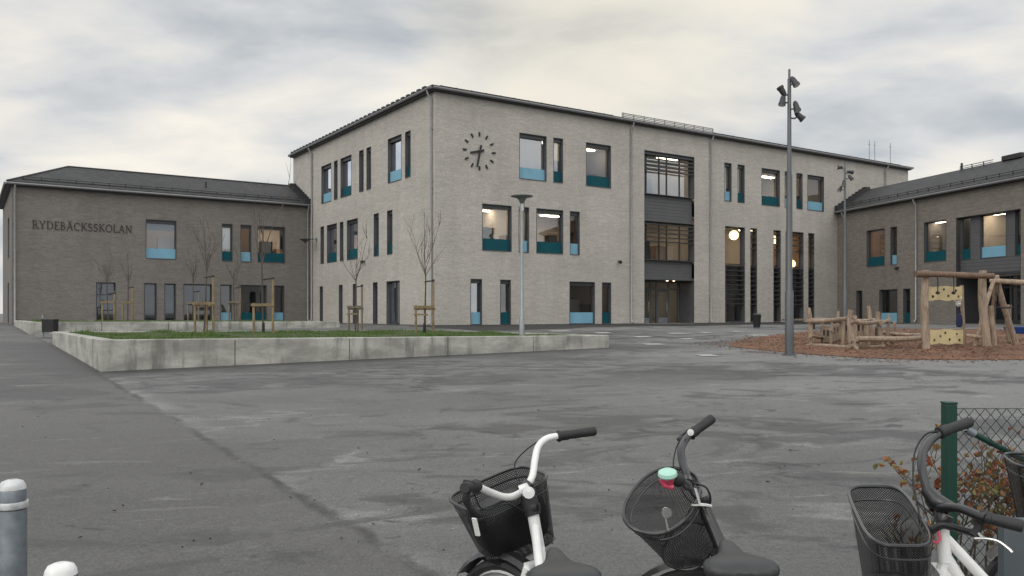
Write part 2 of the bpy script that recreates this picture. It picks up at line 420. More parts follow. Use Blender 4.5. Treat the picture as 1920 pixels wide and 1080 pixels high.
def tag(o, label=None, cat=None, group=None, kind=None):
    if label: o['label'] = label
    if cat: o['category'] = cat
    if group: o['group'] = group
    if kind: o['kind'] = kind
    return o
def thing(name, loc, label, cat, group=None, rz=0):
    o = bpy.data.objects.new(name, None); col.objects.link(o)
    o.location = loc; o.rotation_euler = (0, 0, rz); o.empty_display_size = .2
    return tag(o, label, cat, group)

def spline(pts, n=6):
    """Catmull-Rom through points"""
    P = [Vector(p) for p in pts]; P = [P[0] * 2 - P[1]] + P + [P[-1] * 2 - P[-2]]; out = []
    for i in range(1, len(P) - 2):
        for k in range(n):
            t = k / n; a, b, c, d = P[i - 1], P[i], P[i + 1], P[i + 2]
            out.append(.5 * ((2 * b) + (c - a) * t + (2 * a - 5 * b + 4 * c - d) * t * t + (3 * b - a - 3 * c + d) * t ** 3))
    out.append(P[-2]); return out

# ------------------------------------------------------------------ world and sun
SUN_EL, SUN_AZ = 32, 220      # azimuth clockwise from +Y: behind the camera, to the left
w = bpy.data.worlds.new('World'); sc.world = w; w.use_nodes = True
nt = w.node_tree; nt.nodes.clear(); g = N(nt)
wo = nt.nodes.new('ShaderNodeOutputWorld')
sky = g.n('ShaderNodeTexSky', _sky_type='NISHITA'); sky.sun_disc = False
sky.sun_elevation = R(SUN_EL); sky.sun_rotation = R(SUN_AZ)
d = g.n('ShaderNodeTexCoord').outputs['Generated']
sp = g.n('ShaderNodeSeparateXYZ', Vector=d)
zz = g.math('MAXIMUM', sp.outputs[2], 0.0)
den = g.math('ADD', zz, .24)
pv = g.n('ShaderNodeCombineXYZ', X=g.math('DIVIDE', sp.outputs[0], den), Y=g.math('DIVIDE', sp.outputs[1], den)).outputs[0]
n1 = g.noise(g.mapping(pv, (.95, 1.25, 1), loc=(2.35, .4, 0)), 1.0, 7, .48, .2)
n2 = g.noise(g.mapping(pv, (2.4, 3.2, 1), loc=(7.1, 3.3, 0)), 1.0, 7, .5, .3)
nn = g.math('ADD', g.math('MULTIPLY', n1, .6), g.math('MULTIPLY', n2, .4))
cl = g.ramp(nn, [(.37, (.39, .43, .465)), (.45, (.54, .572, .60)), (.51, (.71, .72, .725)), (.565, (.86, .835, .785)), (.63, (1.0, .945, .845))])
# thin place in the cloud high in front, where daylight comes through warmer
vd = g.n('ShaderNodeVectorMath', _operation='DOT_PRODUCT'); g.link(d, vd.inputs[0]); vd.inputs[1].default_value = Vector((.11, 1, .355)).normalized()
thin = g.ramp(g.math('ADD', vd.outputs['Value'], g.math('MULTIPLY', g.math('SUBTRACT', n2, .5), .05)), [(.972, 0), (.999, 1)])
cl = g.mix(g.math('MULTIPLY', thin, .75), cl, (.97, .90, .75))
hz = g.ramp(zz, [(.0, 1), (.13, 0)])
cl = g.mix(g.math('MULTIPLY', hz, .75), cl, (.765, .77, .76))
# overcast skies grow brighter towards the zenith, and on the sun's side
zen = g.ramp(zz, [(.36, 1.0 / 3), (.85, .66)])
zen = g.math('MULTIPLY', zen, 3.0)
back = g.ramp(g.math('MULTIPLY_ADD', sp.outputs[1], -.5, .5), [(.5, .5), (.8, .74)])
back = g.math('MULTIPLY', back, 2)
cl = g.mix(1, cl, g.math('MULTIPLY', zen, back), 'MULTIPLY')
bg1 = g.n('ShaderNodeBackground', Color=cl, Strength=1.0)
bg2 = g.n('ShaderNodeBackground', Color=sky.outputs[0], Strength=.08)
mx = g.n('ShaderNodeMixShader', i0=.06, i1=bg1.outputs[0], i2=bg2.outputs[0])
g.link(mx.outputs[0], wo.inputs[0])
sl = bpy.data.lights.new('sun', 'SUN'); so = bpy.data.objects.new('sun', sl); col.objects.link(so)
sl.energy = .7; sl.angle = R(35); sl.color = (1, .95, .88)
az = R(SUN_AZ); sdir = Vector((math.sin(az) * math.cos(R(SUN_EL)), math.cos(az) * math.cos(R(SUN_EL)), math.sin(R(SUN_EL))))
so.rotation_euler = (-sdir).to_track_quat('-Z', 'Y').to_euler(); so.location = sdir * 100

# ------------------------------------------------------------------ ground
mb = MB()
xs = [-2500, -600, -200, -90] + [x for x in range(-60, 61, 3)] + [90, 200, 600, 2500]
ys = [-2500, -400, -100, -20] + [y for y in range(-18, 96, 2)] + [120, 300, 800, 2500]
vs = [(x, y, gz(y)) for y in ys for x in xs]; nx = len(xs)
fs = [(j * nx + i, j * nx + i + 1, (j + 1) * nx + i + 1, (j + 1) * nx + i) for j in range(len(ys) - 1) for i in range(nx - 1)]
mb.mesh(vs, fs)
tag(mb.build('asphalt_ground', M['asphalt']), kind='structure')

# bark mulch bed under the playground: a slightly mounded sheet with its own outline
outline = [(6.5, 24.9), (7.3, 22.6), (8.6, 20.6), (10.0, 19.9), (12.5, 19.9), (16, 20.3), (20, 20.6), (24, 21.0), (24, 33), (20, 35.5), (15.5, 35.6), (12.3, 33.6), (9.5, 30.4), (7.4, 27.4)]
ol = spline(outline + [outline[0]], 5)[:-1]
cx_, cy_ = 15.0, 27.5
rnd = random.Random(3)
mb = MB(); K = 26; n = len(ol); vs = []
for k in range(K + 1):
    t = 1 - k / K
    for p in ol:
        x, y = cx_ + (p.x - cx_) * t, cy_ + (p.y - cy_) * t
        h = .012 if k == 0 else .05 + .05 * rnd.random() + .05 * (1 - t)
        vs.append((x, y, gz(y) + h))
fs = [(k * n + i, k * n + (i + 1) % n, (k + 1) * n + (i + 1) % n, (k + 1) * n + i) for k in range(K) for i in range(n)]
mb.mesh(vs, fs)
tag(mb.build('bark_ground', M['mulch']), kind='structure')
# loose chips lying over the bed
mb = MB(); rnd = random.Random(5)
for _ in range(9000):
    i = rnd.randrange(n); t = math.sqrt(rnd.random()) * 1.02 if _ < 8000 else 1 + .14 * rnd.random() ** 2
    x, y = cx_ + (ol[i].x - cx_) * t + rnd.uniform(-.5, .5), cy_ + (ol[i].y - cy_) * t + rnd.uniform(-.4, .4)
    a = rnd.uniform(0, 6.28); l = rnd.uniform(.02, .05); b = rnd.uniform(.008, .02); tl = rnd.uniform(-.4, .4)
    c = Vector((x, y, gz(y) + .075 + .06 * (1 - t) + rnd.uniform(0, .03) if t < .97 else gz(y) + .012)); u_ = Vector((math.cos(a), math.sin(a), tl)) * l; v_ = Vector((-math.sin(a), math.cos(a), rnd.uniform(-.5, .5))) * b
    mb.face([c - u_ - v_, c + u_ - v_ * .6, c + u_ * .8 + v_, c - u_ + v_])
M['chip'] = leaf_mat('bark_chip', [(0, (.095, .044, .025)), (.5, (.17, .084, .047)), (.9, (.22, .118, .07)), (1, (.28, .18, .12))])
tag(mb.build('bark_chips', M['chip'], smooth=False), 'red brown bark chips strewn over the playground bed', 'bark chips', kind='stuff')

# dark new asphalt path along the foot of the tall block
mb = MB(); rows = []
for k in range(31):
    s_ = -1.5 + 35 * k / 30; wv = 2.6 + .25 * math.sin(k * .7) + .12 * math.sin(k * 1.9)
    row = []
    for d_ in [.05] + [-wv * 2.6 * q / 14 for q in range(1, 15)]:
        x, y = -3.924 + UX * s_ - UY * d_, 42.0 + UY * s_ + UX * d_; row.append((x, y, gz(y) + .008))
    rows.append(row)
for k in range(30):
    for j in range(14): mb.face([rows[k][j], rows[k][j + 1], rows[k + 1][j + 1], rows[k + 1][j]])
M['path'] = simple('new_dark_asphalt', (.020, .020, .021), .75, 0, .3, 1.2)
tag(mb.build('path', M['path'], smooth=False), kind='structure')

# worn painted rectangles on the yard in front of the entrance
mb = MB()
for (px, py, wpx, dep) in ((1050, 621, 46, .8), (1130, 624.5, 34, .8), (1205, 632, 36, .7), (1270, 625.5, 40, .7), (1225, 646, 42, .55), (1325, 667, 40, .55), (1288, 636, 26, .6), (1422, 629, 46, .7), (1322, 624, 22, .7), (1380, 622, 20, .7), (1475, 622, 16, .6), (830, 622.5, 40, .7)):
    Dp = 1.6 / ((py - HYP) / FPX + .0245); X = (px - CXP) / FPX * Dp; ww = wpx / FPX * Dp / 2
    pts = []
    for a, b in ((-1, -1), (1, -1), (1, 1), (-1, 1)):
        x = X + a * ww * UX - b * dep * .5 * UY * .4; y = Dp + a * ww * UY * .25 + b * dep * .5
        pts.append((x, y, gz(y) + .014))
    mb.face(pts)
tag(mb.build('pavement_markings', M['paint'], smooth=False), kind='structure')

# ------------------------------------------------------------------ buildings
BASE = 1.0
def wall_sheet(mb, T, s0, s1, z0, z1, ops, mi=0, uoff=0):
    S = sorted({s0, s1, *[o[0] for o in ops], *[o[1] for o in ops]}); Z = sorted({z0, z1, *[o[2] for o in ops], *[o[3] for o in ops]})
    for a, b in zip(S, S[1:]):
        for c, e in zip(Z, Z[1:]):
            if any(o[0] <= a + 1e-6 and b <= o[1] + 1e-6 and o[2] <= c + 1e-6 and e <= o[3] + 1e-6 for o in ops): continue
            mb.face([T(a, 0, c), T(b, 0, c), T(b, 0, e), T(a, 0, e)], mi, [(a + uoff, c), (b + uoff, c), (b + uoff, e), (a + uoff, e)])

def window(root, T, s0, s1, z0, z1, panel=None, ph=.62, mull=(), glass='glass', louvre=None, blind=None, box=True, depth=.26, trans=(), name='window'):
    """frame+lining mesh with pane, panel, louvre, blind as sub-parts"""
    f = MB(); D = depth; t = .03
    f.box((s0 - .002, -.012, z0), (s0 + t, D, z1), 1, T); f.box((s1 - t, -.012, z0), (s1 + .002, D, z1), 1, T)
    f.box((s0 + t, -.010, z1 - t), (s1 - t, D, z1 + .002), 1, T)
    f.box((s0 + t, -.035, z0 - .002), (s1 - t, D, z0 + t), 1, T)
    a0, a1, b0, b1 = s0 + t, s1 - t, z0 + t, z1 - t
    if box:
        f.box((a0, .10, b1 - .20), (a1, D - .07, b1), 0, T)
    fw = .055
    zb = b0 + (ph if panel else 0)
    y0, y1 = D - .065, D
    f.box((a0, y0, b0), (a0 + fw, y1, b1), 0, T); f.box((a1 - fw, y0, b0), (a1, y1, b1), 0, T)
    f.box((a0 + fw, y0 + .004, b1 - fw), (a1 - fw, y1, b1), 0, T); f.box((a0 + fw, y0 + .004, b0), (a1 - fw, y1, b0 + fw), 0, T)
    if panel: f.box((a0 + fw, y0 + .002, zb - fw), (a1 - fw, y1, zb), 0, T)
    for m_ in mull: f.box((m_ - .035, y0 - .01, zb if panel else b0 + fw), (m_ + .035, y1, b1 - fw), 0, T)
    for z_ in trans: f.box((a0 + fw, y0 - .004, z_ - .03), (a1 - fw, y1, z_ + .03), 0, T)
    fo = f.build(name, [M['frame'], M['lining']], root, smooth=False)
    p = MB(); yg = D - .03
    p.face([T(a0 + fw, yg, zb if panel else b0 + fw), T(a1 - fw, yg, zb if panel else b0 + fw), T(a1 - fw, yg, b1 - fw), T(a0 + fw, yg, b1 - fw)])
    p.build('pane', M[glass], fo, smooth=False)
    if panel:
        q = MB(); q.box((a0 + .004, .13, b0 + .002), (a1 - .004, D - .068, zb), 0, T)
        q.build('panel', M[panel], fo, smooth=False)
    if louvre:
        grp = [[louvre[0]]]
        for z_ in louvre[1:]: grp[-1].append(z_) if abs(z_ - grp[-1][-1]) < .6 else grp.append([z_])
        for gr in grp:
            q = MB()
            for z_ in gr: q.box((a0 + .003, .015, z_ - .035), (a1 - .003, .135, z_ + .035), 0, T)
            for x_ in (a0 + .02, a1 - .02): q.box((x_ - .012, .136, gr[-1] - .06), (x_ + .012, .16, gr[0] + .06), 0, T)
            q.build('louvre', M['frame'], fo, smooth=False)
    if blind:
        mat, frac = blind
        q = MB(); q.box((a0 + .05, D + .05, b1 - (b1 - zb) * frac), (a1 - .05, D + .06, b1), 0, T)
        q.build('blind', M[mat], fo, smooth=False)
    return fo

def eave(root, LX0, LX1, LY, H, sides, over=.26):
    """soffit slab, fascia, gutter along given sides of a rectangular block (local frame)"""
    s = MB(); gt = MB()
    if 'front' in sides:
        s.box((LX0 - (over if 'left' in sides else 0), -over, H - .02), (LX1, -.002, H + .16), 0)
        gt.tube([(LX0 - (over if 'left' in sides else 0), -over - .075, H + .10), (LX1, -over - .075, H + .10)], .075, 8)
    if 'left' in sides:
        s.box((LX0 - over, -.0, H - .023), (LX0 - .002, LY, H + .157), 0)
        gt.tube([(LX0 - over - .075, -over, H + .10), (LX0 - over - .075, LY, H + .10)], .075, 8)
    s.build('soffit', M['dark_trim'], root, smooth=False); gt.build('gutter', M['gutter'], root)

def downpipe(root, T, s, z1, off=.1):
    p = MB(); p.tube([T(s, -off - .22, z1 + .05), T(s, -off - .18, z1 - .12), T(s, -off, z1 - .38), T(s, -off, .22), T(s, -off - .14, .06)], .055, 10)
    for z in (1.5, 4.2, 7.0, 10.0):
        if z < z1 - .6: p.box((s - .07, -off - .03, z), (s + .07, 0, z + .04), 0, T)
    p.build('downpipe', M['pipe'], root)

def snow_guard(root, T, s0, s1, z, inset, name='snow_guard'):
    p = MB(); p.tube([T(s0, inset, z), T(s1, inset, z)], .022, 6); p.tube([T(s0, inset - .02, z - .13), T(s1, inset - .02, z - .13)], .022, 6)
    s = s0 + .1
    while s < s1:
        p.bar(T(s, inset - .02, z + .03), T(s, inset + .02, z - .34), .03, .05); s += .9
    p.build(name, M['dark_trim'], root)

def roof_poly(mb, pts, uvaxis):
    a = Vector(uvaxis).normalized(); p0 = Vector(pts[0])
    nrm = (Vector(pts[1]) - p0).cross(Vector(pts[2]) - p0).normalized(); b = nrm.cross(a)
    mb.face(pts, 0, [((Vector(p) - p0).dot(a), (Vector(p) - p0).dot(b)) for p in pts])

# ---- main three-storey block: local x along the front, local y into the block (left facade is x = 0)
Cx, Cy = -3.924, 42.0
ROT = math.atan2(UY, UX)
main = thing('school_building', (Cx, Cy, BASE), 'tall three storey pale grey brick school block with clock and recessed entrance', 'school', rz=ROT)
TF = lambda s, d_, z: (s, d_, z)
TL = lambda s, d_, z: (d_, s, z)
def ray_main(px, py, y_in):
    """local x,z on the plane y_in metres behind the main front seen at pixel"""
    k = (px - CXP) / FPX
    Px, Py = Cx - UY * y_in, Cy + UX * y_in
    s = (k * Py - Px) / (UX - k * UY); D = Py + s * UY
    return s, EYE + (HYP - py) / FPX * D - BASE
LXM, LYM, HM = 42.2, 21.6, 11.95
Z1, Z2, Z3 = (.02, 2.42), (3.93, 6.40), (7.92, 10.42)
fr = [  # s0, s1, row, panel, glass, blind
    (5.18, 7.00, Z3, 'light_panel', 'glass_sky', ('pale_blind', .97)), (7.47, 8.14, Z3, 'teal_panel', 'glass_sky', None), (9.79, 11.65, Z3, 'teal_panel', 'glass', None),
    (21.24, 21.92, Z3, 'light_panel', 'glass_sky', None), (22.50, 23.18, Z3, 'teal_panel', 'glass_sky', None), (24.87, 26.74, Z3, 'teal_panel', 'glass', None),
    (27.25, 27.96, Z3, 'light_panel', 'glass', None), (28.50, 29.18, Z3, 'teal_panel', 'glass', None), (29.72, 31.58, Z3, 'light_panel', 'glass_dark', None),
    (2.82, 4.68, Z2, 'teal_panel', 'glass', None), (5.14, 5.82, Z2, 'light_panel', 'glass_dark', None), (6.31, 8.15, Z2, 'teal_panel', 'glass', None), (8.63, 9.33, Z2, 'light_panel', 'glass_dark', None),
    (2.11, 2.81, Z1, 'light_panel', 'glass_sky', ('blue_blind', 1)), (3.95, 4.63, Z1, 'teal_panel', 'glass', None), (8.60, 10.44, Z1, 'light_panel', 'glass_dark', None), (10.97, 11.66, Z1, 'teal_panel', 'glass_dark', None)]
tall = [(21.31, 23.20), (23.74, 24.40), (26.08, 26.83), (27.35, 29.28), (29.81, 30.47)]
TZ = (.05, 6.30)
BAY = (14.27, 18.50, 0.0, 10.47)
lf = [(14.15, 15.93, Z3, 'light_panel', 'glass', ('blind', .96)), (13.07, 13.67, Z3, None, 'glass_dark', None), (10.80, 12.56, Z3, 'teal_panel', 'glass', ('blind', .96)),
      (8.94, 9.61, Z3, None, 'glass_dark', None), (7.86, 8.51, Z3, None, 'glass_dark', None), (3.81, 5.55, Z3, 'light_panel', 'glass', ('blind', .96)), (2.70, 3.36, Z3, 'teal_panel', 'glass_dark', None),
      (15.47, 16.09, Z2, None, 'glass_dark', None), (13.20, 14.91, Z2, 'teal_panel', 'glass_dark', None), (12.10, 12.68, Z2, None, 'glass_dark', None), (9.82, 11.52, Z2, 'teal_panel', 'glass_dark', None),
      (6.77, 7.47, Z2, 'teal_panel', 'glass_dark', None), (4.95, 5.65, Z2, 'teal_panel', 'glass_dark', None),
      (15.66, 16.23, Z1, None, 'glass_dark', None), (12.23, 12.84, Z1, None, 'glass_dark', None), (9.98, 10.57, Z1, None, 'glass_dark', None), (6.94, 7.58, Z1, None, 'glass_dark', None)]
DOORL = (4.03, 5.72, 0.0, 2.42)
mb = MB()
ops = [(a, b, *z) for a, b, z, *_ in fr] + [(a, b, *TZ) for a, b in tall] + [BAY]
wall_sheet(mb, TF, 0, LXM, -.6, HM + .1, ops)
wall_sheet(mb, TL, 0, LYM, -.6, HM + .1, [(a, b, *z) for a, b, z, *_ in lf] + [DOORL], uoff=50)
mb.face([(LXM, 0, -.6), (LXM, LYM, -.6), (LXM, LYM, HM), (LXM, 0, HM)], 0, [(0, 0), (LYM, 0), (LYM, HM), (0, HM)])
mb.face([(0, LYM, -.6), (LXM, LYM, -.6), (LXM, LYM, HM), (0, LYM, HM)], 0, [(0, 0), (LXM, 0), (LXM, HM), (0, HM)])
mb.build('wall', M['brick_pale'], main, smooth=False)
for a, b, z, pn, gl, bl in fr: window(main, TF, a, b, *z, panel=pn, glass=gl, blind=bl)
for a, b, z, pn, gl, bl in lf: window(main, TL, a, b, *z, panel=pn, glass=gl, blind=bl)
lou = [6.10, 5.72, 5.34, 4.96] + [3.72 - .31 * k for k in range(9)]
for i, (a, b) in enumerate(tall):
    window(main, TF, a, b, *TZ, glass='glass', louvre=[z - .02 * (i % 2) for z in (lou if i else lou[4:])], trans=(3.85,), box=False, depth=.34, name='louvred_window')
# side door on the left facade
window(main, TL, *DOORL, glass='glass_dark', mull=(4.9,), box=False, name='glazed_door')
# plinth strip
mb = MB(); mb.box((0, -.02, -.5), (BAY[0], .01, .015), 0, TF); mb.box((BAY[1], -.02, -.5), (LXM, .01, .015), 0, TF); mb.box((-.02, -.02, -.5), (-.001, LYM, .012), 0)
mb.build('plinth', M['plinth'], main, smooth=False)
# entrance bay
a, b = BAY[0], BAY[1]
mul = (14.78, 15.86, 16.50, 17.60)
window(main, TF, a, b, 7.85, 10.47, glass='glass_sky', mull=mul, louvre=[10.28 - .235 * k for k in range(5)], box=True, depth=.45, name='glazed_bay')
window(main, TF, a, b, 3.86, 6.24, glass='glass', mull=mul, louvre=[6.05 - .26 * k for k in range(5)], box=False, depth=.45, name='glazed_bay')
for z0, z1, nb in ((6.242, 7.848, 8), (2.72, 3.858, 6)):
    mb = MB(); h = (z1 - z0) / nb
    for k in range(nb):
        mb.box((a + .002, .20 + .003 * (k % 2), z0 + k * h), (b - .002, .46, z0 + (k + 1) * h - .012))
    mb.box((a + .002, .235, z0), (b - .002, .44, z1))
    mb.build('cladding', M['cladding'], main, smooth=False)
mb = MB()   # porch side walls, soffit and back wall above the door
mb.box((a + .001, .0, 0), (a + .04, 1.5, 2.70)); mb.box((b - .04, .0, 0), (b - .001, 1.5, 2.70)); mb.box((a + .04, .01, 2.66), (b - .04, 1.5, 2.715))
mb.build('porch_lining', M['lining'], main, smooth=False)
for sx in (16.9, 17.45):
    mb = MB(); mb.lathe([(.0, 2.652), (.07, 2.652), (.07, 2.658), (.0, 2.659)], (sx, .75, 0), 14); mb.build('downlight', M['lamp_warm'], main)
mb = MB(); mb.box((a + .045, .5, .2), (a + .06, .72, 2.2)); mb.build('notice_strip', M['yellow_board'], main, smooth=False)
def door_leaf(parent, s0, s1, z0, z1, y, kick=.32):
    f = MB(); fw = .11
    f.box((s0, y, z0), (s0 + fw, y + .06, z1)); f.box((s1 - fw, y, z0), (s1, y + .06, z1)); f.box((s0 + fw, y + .002, z1 - fw), (s1 - fw, y + .06, z1)); f.box((s0 + fw, y + .002, z0), (s1 - fw, y + .06, z0 + kick), 1)
    o = f.build('door_leaf', [M['cladding'], M['galv']], parent, smooth=False)
    p = MB(); p.face([(s0 + fw, y + .03, z0 + kick), (s1 - fw, y + .03, z0 + kick), (s1 - fw, y + .03, z1 - fw), (s0 + fw, y + .03, z1 - fw)]); p.build('pane', M['glass_dark'], o, smooth=False)
    h = MB(); h.tube([(s1 - .18, y - .05, .75), (s1 - .18, y - .05, 1.35)], .016, 8); h.bar((s1 - .18, y - .05, .8), (s1 - .18, y, .8), .02, .02); h.bar((s1 - .18, y - .05, 1.3), (s1 - .18, y, 1.3), .02, .02)
    h.build('handle', M['steel'], o)
door = MB(); yd = 1.30
for m_ in (a + .04, 14.95, 16.0, 16.5, 17.55, b - .12): door.box((m_, yd, 0), (m_ + .08, yd + .1, 2.66))
door.box((a + .12, yd + .002, 2.1), (b - .12, yd + .098, 2.2)); door.box((a + .12, yd + .004, 2.56), (b - .12, yd + .096, 2.66))
dro = door.build('entrance_door', M['cladding'], main, smooth=False)
for s0, s1 in ((15.03, 16.0), (16.58, 17.55)): door_leaf(dro, s0 + .003, s1 - .003, .02, 2.1, yd + .02)
p = MB()
for s0, s1, z0, z1 in ((16.08, 16.5, .05, 2.1), (a + .12, 14.95, .05, 2.1), (17.63, b - .12, .05, 2.1), (a + .12, 14.95, 2.2, 2.56), (15.03, 16.0, 2.2, 2.56), (16.08, 16.5, 2.2, 2.56), (16.58, 17.55, 2.2, 2.56), (17.63, b - .12, 2.2, 2.56)):
    p.face([(s0, yd + .05, z0), (s1, yd + .05, z0), (s1, yd + .05, z1), (s0, yd + .05, z1)])
p.build('sidelight', M['glass_dark'], dro, smooth=False)

# interiors: floor and ceiling plates, a core, cross walls (seen through the glass)
def interior(root, LX, LY, floors, core, cross_f, cross_l, holes=(), wood_f={}, mats=('int_white', 'int_wood', 'int_grey')):
    fl = MB(); ce = MB(); wl = MB()
    i0 = .42
    for k, (zf, zc) in enumerate(floors):
        fl.box((i0, i0, zf - .12), (LX - .3, LY - .3, zf))
        if k not in [h for h, *_ in holes]:
            ce.box((i0, i0, zc), (LX - .3, LY - .3, zc + .1))
        else:
            for h, x0, x1, y1 in holes:
                if h != k: continue
                ce.box((i0, i0, zc), (x0, LY - .3, zc + .1)); ce.box((x1, i0, zc), (LX - .3, LY - .3, zc + .1)); ce.box((x0, y1, zc), (x1, LY - .3, zc + .1))
        wl.box((core[0], core[1], zf), (LX - .5, LY - .5, zc), 0)
        for j, s in enumerate(cross_f[k]): wl.box((s - .06, i0 + .02, zf), (s + .06, core[1], zc), wood_f.get((k, j), 0))
        for j, s in enumerate(cross_l[k]): wl.box((i0 + .02, s - .06, zf), (core[0], s + .06, zc), [0, 2][j % 2])
    fl.build('interior_floor', M['int_floor'], root, smooth=False); ce.build('ceiling', M['int_ceil'], root, smooth=False)
    wl.build('interior_wall', [M[x] for x in mats], root, smooth=False)
def ceiling_and_fill_lights(root, spots):
    for x, y, z, lx, ly in spots:
        m = MB(); m.box((x - lx / 2, y - ly / 2, z - .06), (x + lx / 2, y + ly / 2, z - .005)); m.build('ceiling_light', M['lamp_warm'], root, smooth=False)
interior(main, LXM, LYM, [(.0, 2.74), (3.80, 6.66), (7.78, 10.70)], (6.5, 6.2),
         [(8.0, 13.2, 19.6, 31.2), (6.05, 13.2, 19.6, 31.2), (9.3, 13.2, 20.0, 24.3, 31.9)], [(6.3, 12.0, 17.5), (6.2, 12.0, 17.5), (6.4, 10.2, 17.5)], holes=[(0, 19.7, 31.1, 6.2)], wood_f={(0, 0): 1, (0, 3): 1, (1, 1): 1, (1, 3): 1, (2, 1): 2, (0, 1): 2})
for k, sx in enumerate((9.3,)): pass
ceiling_and_fill_lights(main, [(11.5, .9, 10.7, 1.3, .2), (12.1, 2.7, 10.7, .9, .24), (4.5, .9, 6.66, 1.2, .2), (8.6, .9, 6.66, 1.2, .2), (14.5, 2.2, 10.7, 1.3, .28), (18.3, 2.2, 10.7, 1.6, .3), (26.6, 1.6, 10.7, 1.6, .3), (26.9, 3.4, 10.7, 1.6, .3), (29.5, 3.4, 10.7, 1.4, .3), (6.4, 3.0, 10.7, 1.3, .28),  # lamps nearest the glass are unseen, added to brighten these rooms
                      (4.2, 2.2, 6.66, 1.3, .28), (5.2, 4.2, 6.66, 1.3, .28), (8.2, 2.4, 6.66, 1.3, .28), (10.3, 4.2, 6.66, 1.3, .28), (15.4, 2.0, 6.66, .6, .4), (17.9, 2.4, 6.66, .6, .3), (16.6, 4.4, 6.66, .9, .4),
                      (22, 3.6, 6.66, 1.2, .3), (27.5, 3.6, 6.66, 1.2, .3), (22.5, 5.0, 6.66, 1.2, .3), (8.0, 2.5, 10.7, 1.3, .28), (17.0, 4.2, 10.7, 1.5, .3), (22.4, 2.6, 10.7, 1.3, .28), (11.2, 2.6, 2.74, .9, .28), (5.2, 2.0, 2.74, .9, .28), (17.2, 3.4, 2.74, .9, .3), (15.6, 2.6, 2.74, .9, .25), (23.5, 4.8, 6.66, 1.6, .3), (30.0, 4.0, 6.66, 1.2, .3), (9.4, 1.4, 2.74, .9, .2), (3.2, 1.4, 2.74, .7, .2)])  # deepest hall and entrance lamps are hidden, added for more light
def cabinets(root, spots):
    for x, y, z, lx, ly, h, mt in spots:
        m = MB(); m.box((x, y, z), (x + lx, y + ly, z + h * .62)); m.box((x + .04, y + .03, z + h * .62), (x + lx - .04, y + ly, z + h)); m.build('cabinet', M[mt], root, smooth=False)
rnd = random.Random(61); cb = []
for a_, b_, z_, *_ in fr:
    zf = {Z1: 0, Z2: 3.8, Z3: 7.78}[z_]
    for k in range(2 if b_ - a_ > 1 else 1):
        cb.append((a_ + .3 + rnd.uniform(0, 1.8), .9 + rnd.uniform(0, 2.6), zf + .001, rnd.uniform(.5, 1.4), .45, rnd.uniform(.95, 1.75), rnd.choice(['int_grey', 'int_wood', 'frame', 'black'])))
cb += [(15.0, 1.2, 3.801, .9, .5, 1.3, 'black'), (16.6, 1.6, 3.801, 1.1, .5, 1.1, 'int_wood'), (15.4, 1.8, 7.781, 1.2, .5, 1.4, 'int_grey'), (21.8, 2.2, .001, 1.3, .6, 1.2, 'frame'), (27.6, 2.0, .001, 1.6, .6, 1.5, 'frame'), (22.6, 3.8, .001, .7, .6, 2.0, 'int_wood')]
cabinets(main, cb)
# roof of the main block
ov = .30; ins, rise = 5.5, 1.05
mb = MB(); z0 = HM + .17
o0 = (-ov, -ov, z0); o1 = (LXM + ov, -ov, z0); o2 = (LXM + ov, LYM + ov, z0); o3 = (-ov, LYM + ov, z0)
i0 = (ins, ins, z0 + rise); i1 = (LXM - ins, ins, z0 + rise); i2 = (LXM - ins, LYM - ins, z0 + rise); i3 = (ins, LYM - ins, z0 + rise)
roof_poly(mb, [o0, o1, i1, i0], (1, 0, 0)); roof_poly(mb, [o3, o0, i0, i3], (0, -1, 0)); roof_poly(mb, [o1, o2, i2, i1], (0, 1, 0)); roof_poly(mb, [o2, o3, i3, i2], (-1, 0, 0)); roof_poly(mb, [i0, i1, i2, i3], (1, 0, 0))
for p, q in ((o0, o1), (o3, o0), (o1, o2), (o2, o3)): mb.face([p, q, (*q[:2], z0 - .1), (*p[:2], z0 - .1)], 0, [(0, 0), (1, 0), (1, .1), (0, .1)])
ro = mb.build('roof', M['roof'], main, smooth=False)
mb = MB()
for i in range(34):   # capped tile ends along the left verge
    y = .5 + i * .62; mb.box((-ov - .02, y, z0 + .002), (-ov + .20, y + .30, z0 + .10))
mb.build('verge_tile', M['dark_trim'], ro, smooth=False)
eave(main, 0, LXM, LYM, HM - .06, ('front', 'left'))
snow_guard(main, TF, .4, 12.0, z0 + .16, .2); snow_guard(main, TF, 20.4, 41.5, z0 + .16, .2)
mb = MB()
for zz_ in (.12, .22, .31): mb.tube([(12.4, -.1, z0 + zz_), (20.1, -.1, z0 + zz_)], .028, 6)
for k in range(10): mb.bar((12.5 + k * .84, -.1, z0 - .05), (12.5 + k * .84, -.1, z0 + .34), .05, .05)
mb.build('roof_guard_rail', M['pipe'], main)
for s in (13.15, 19.9, 39.0): downpipe(main, TF, s, HM - .05)
downpipe(main, TL, .22, HM - .05); downpipe(main, TL, 17.55, HM - .05)
for s, h in ((38.6, 1.9), (39.3, 1.9), (41.4, 2.0)):
    mb = MB(); mb.tube([(s, 1.0, z0 + .1), (s, 1.0, z0 + h)], .03, 6); mb.bar((s - .12, 1.0, z0 + h - .3), (s + .12, 1.0, z0 + h - .3), .03, .03); mb.build('antenna', M['pipe'], main)

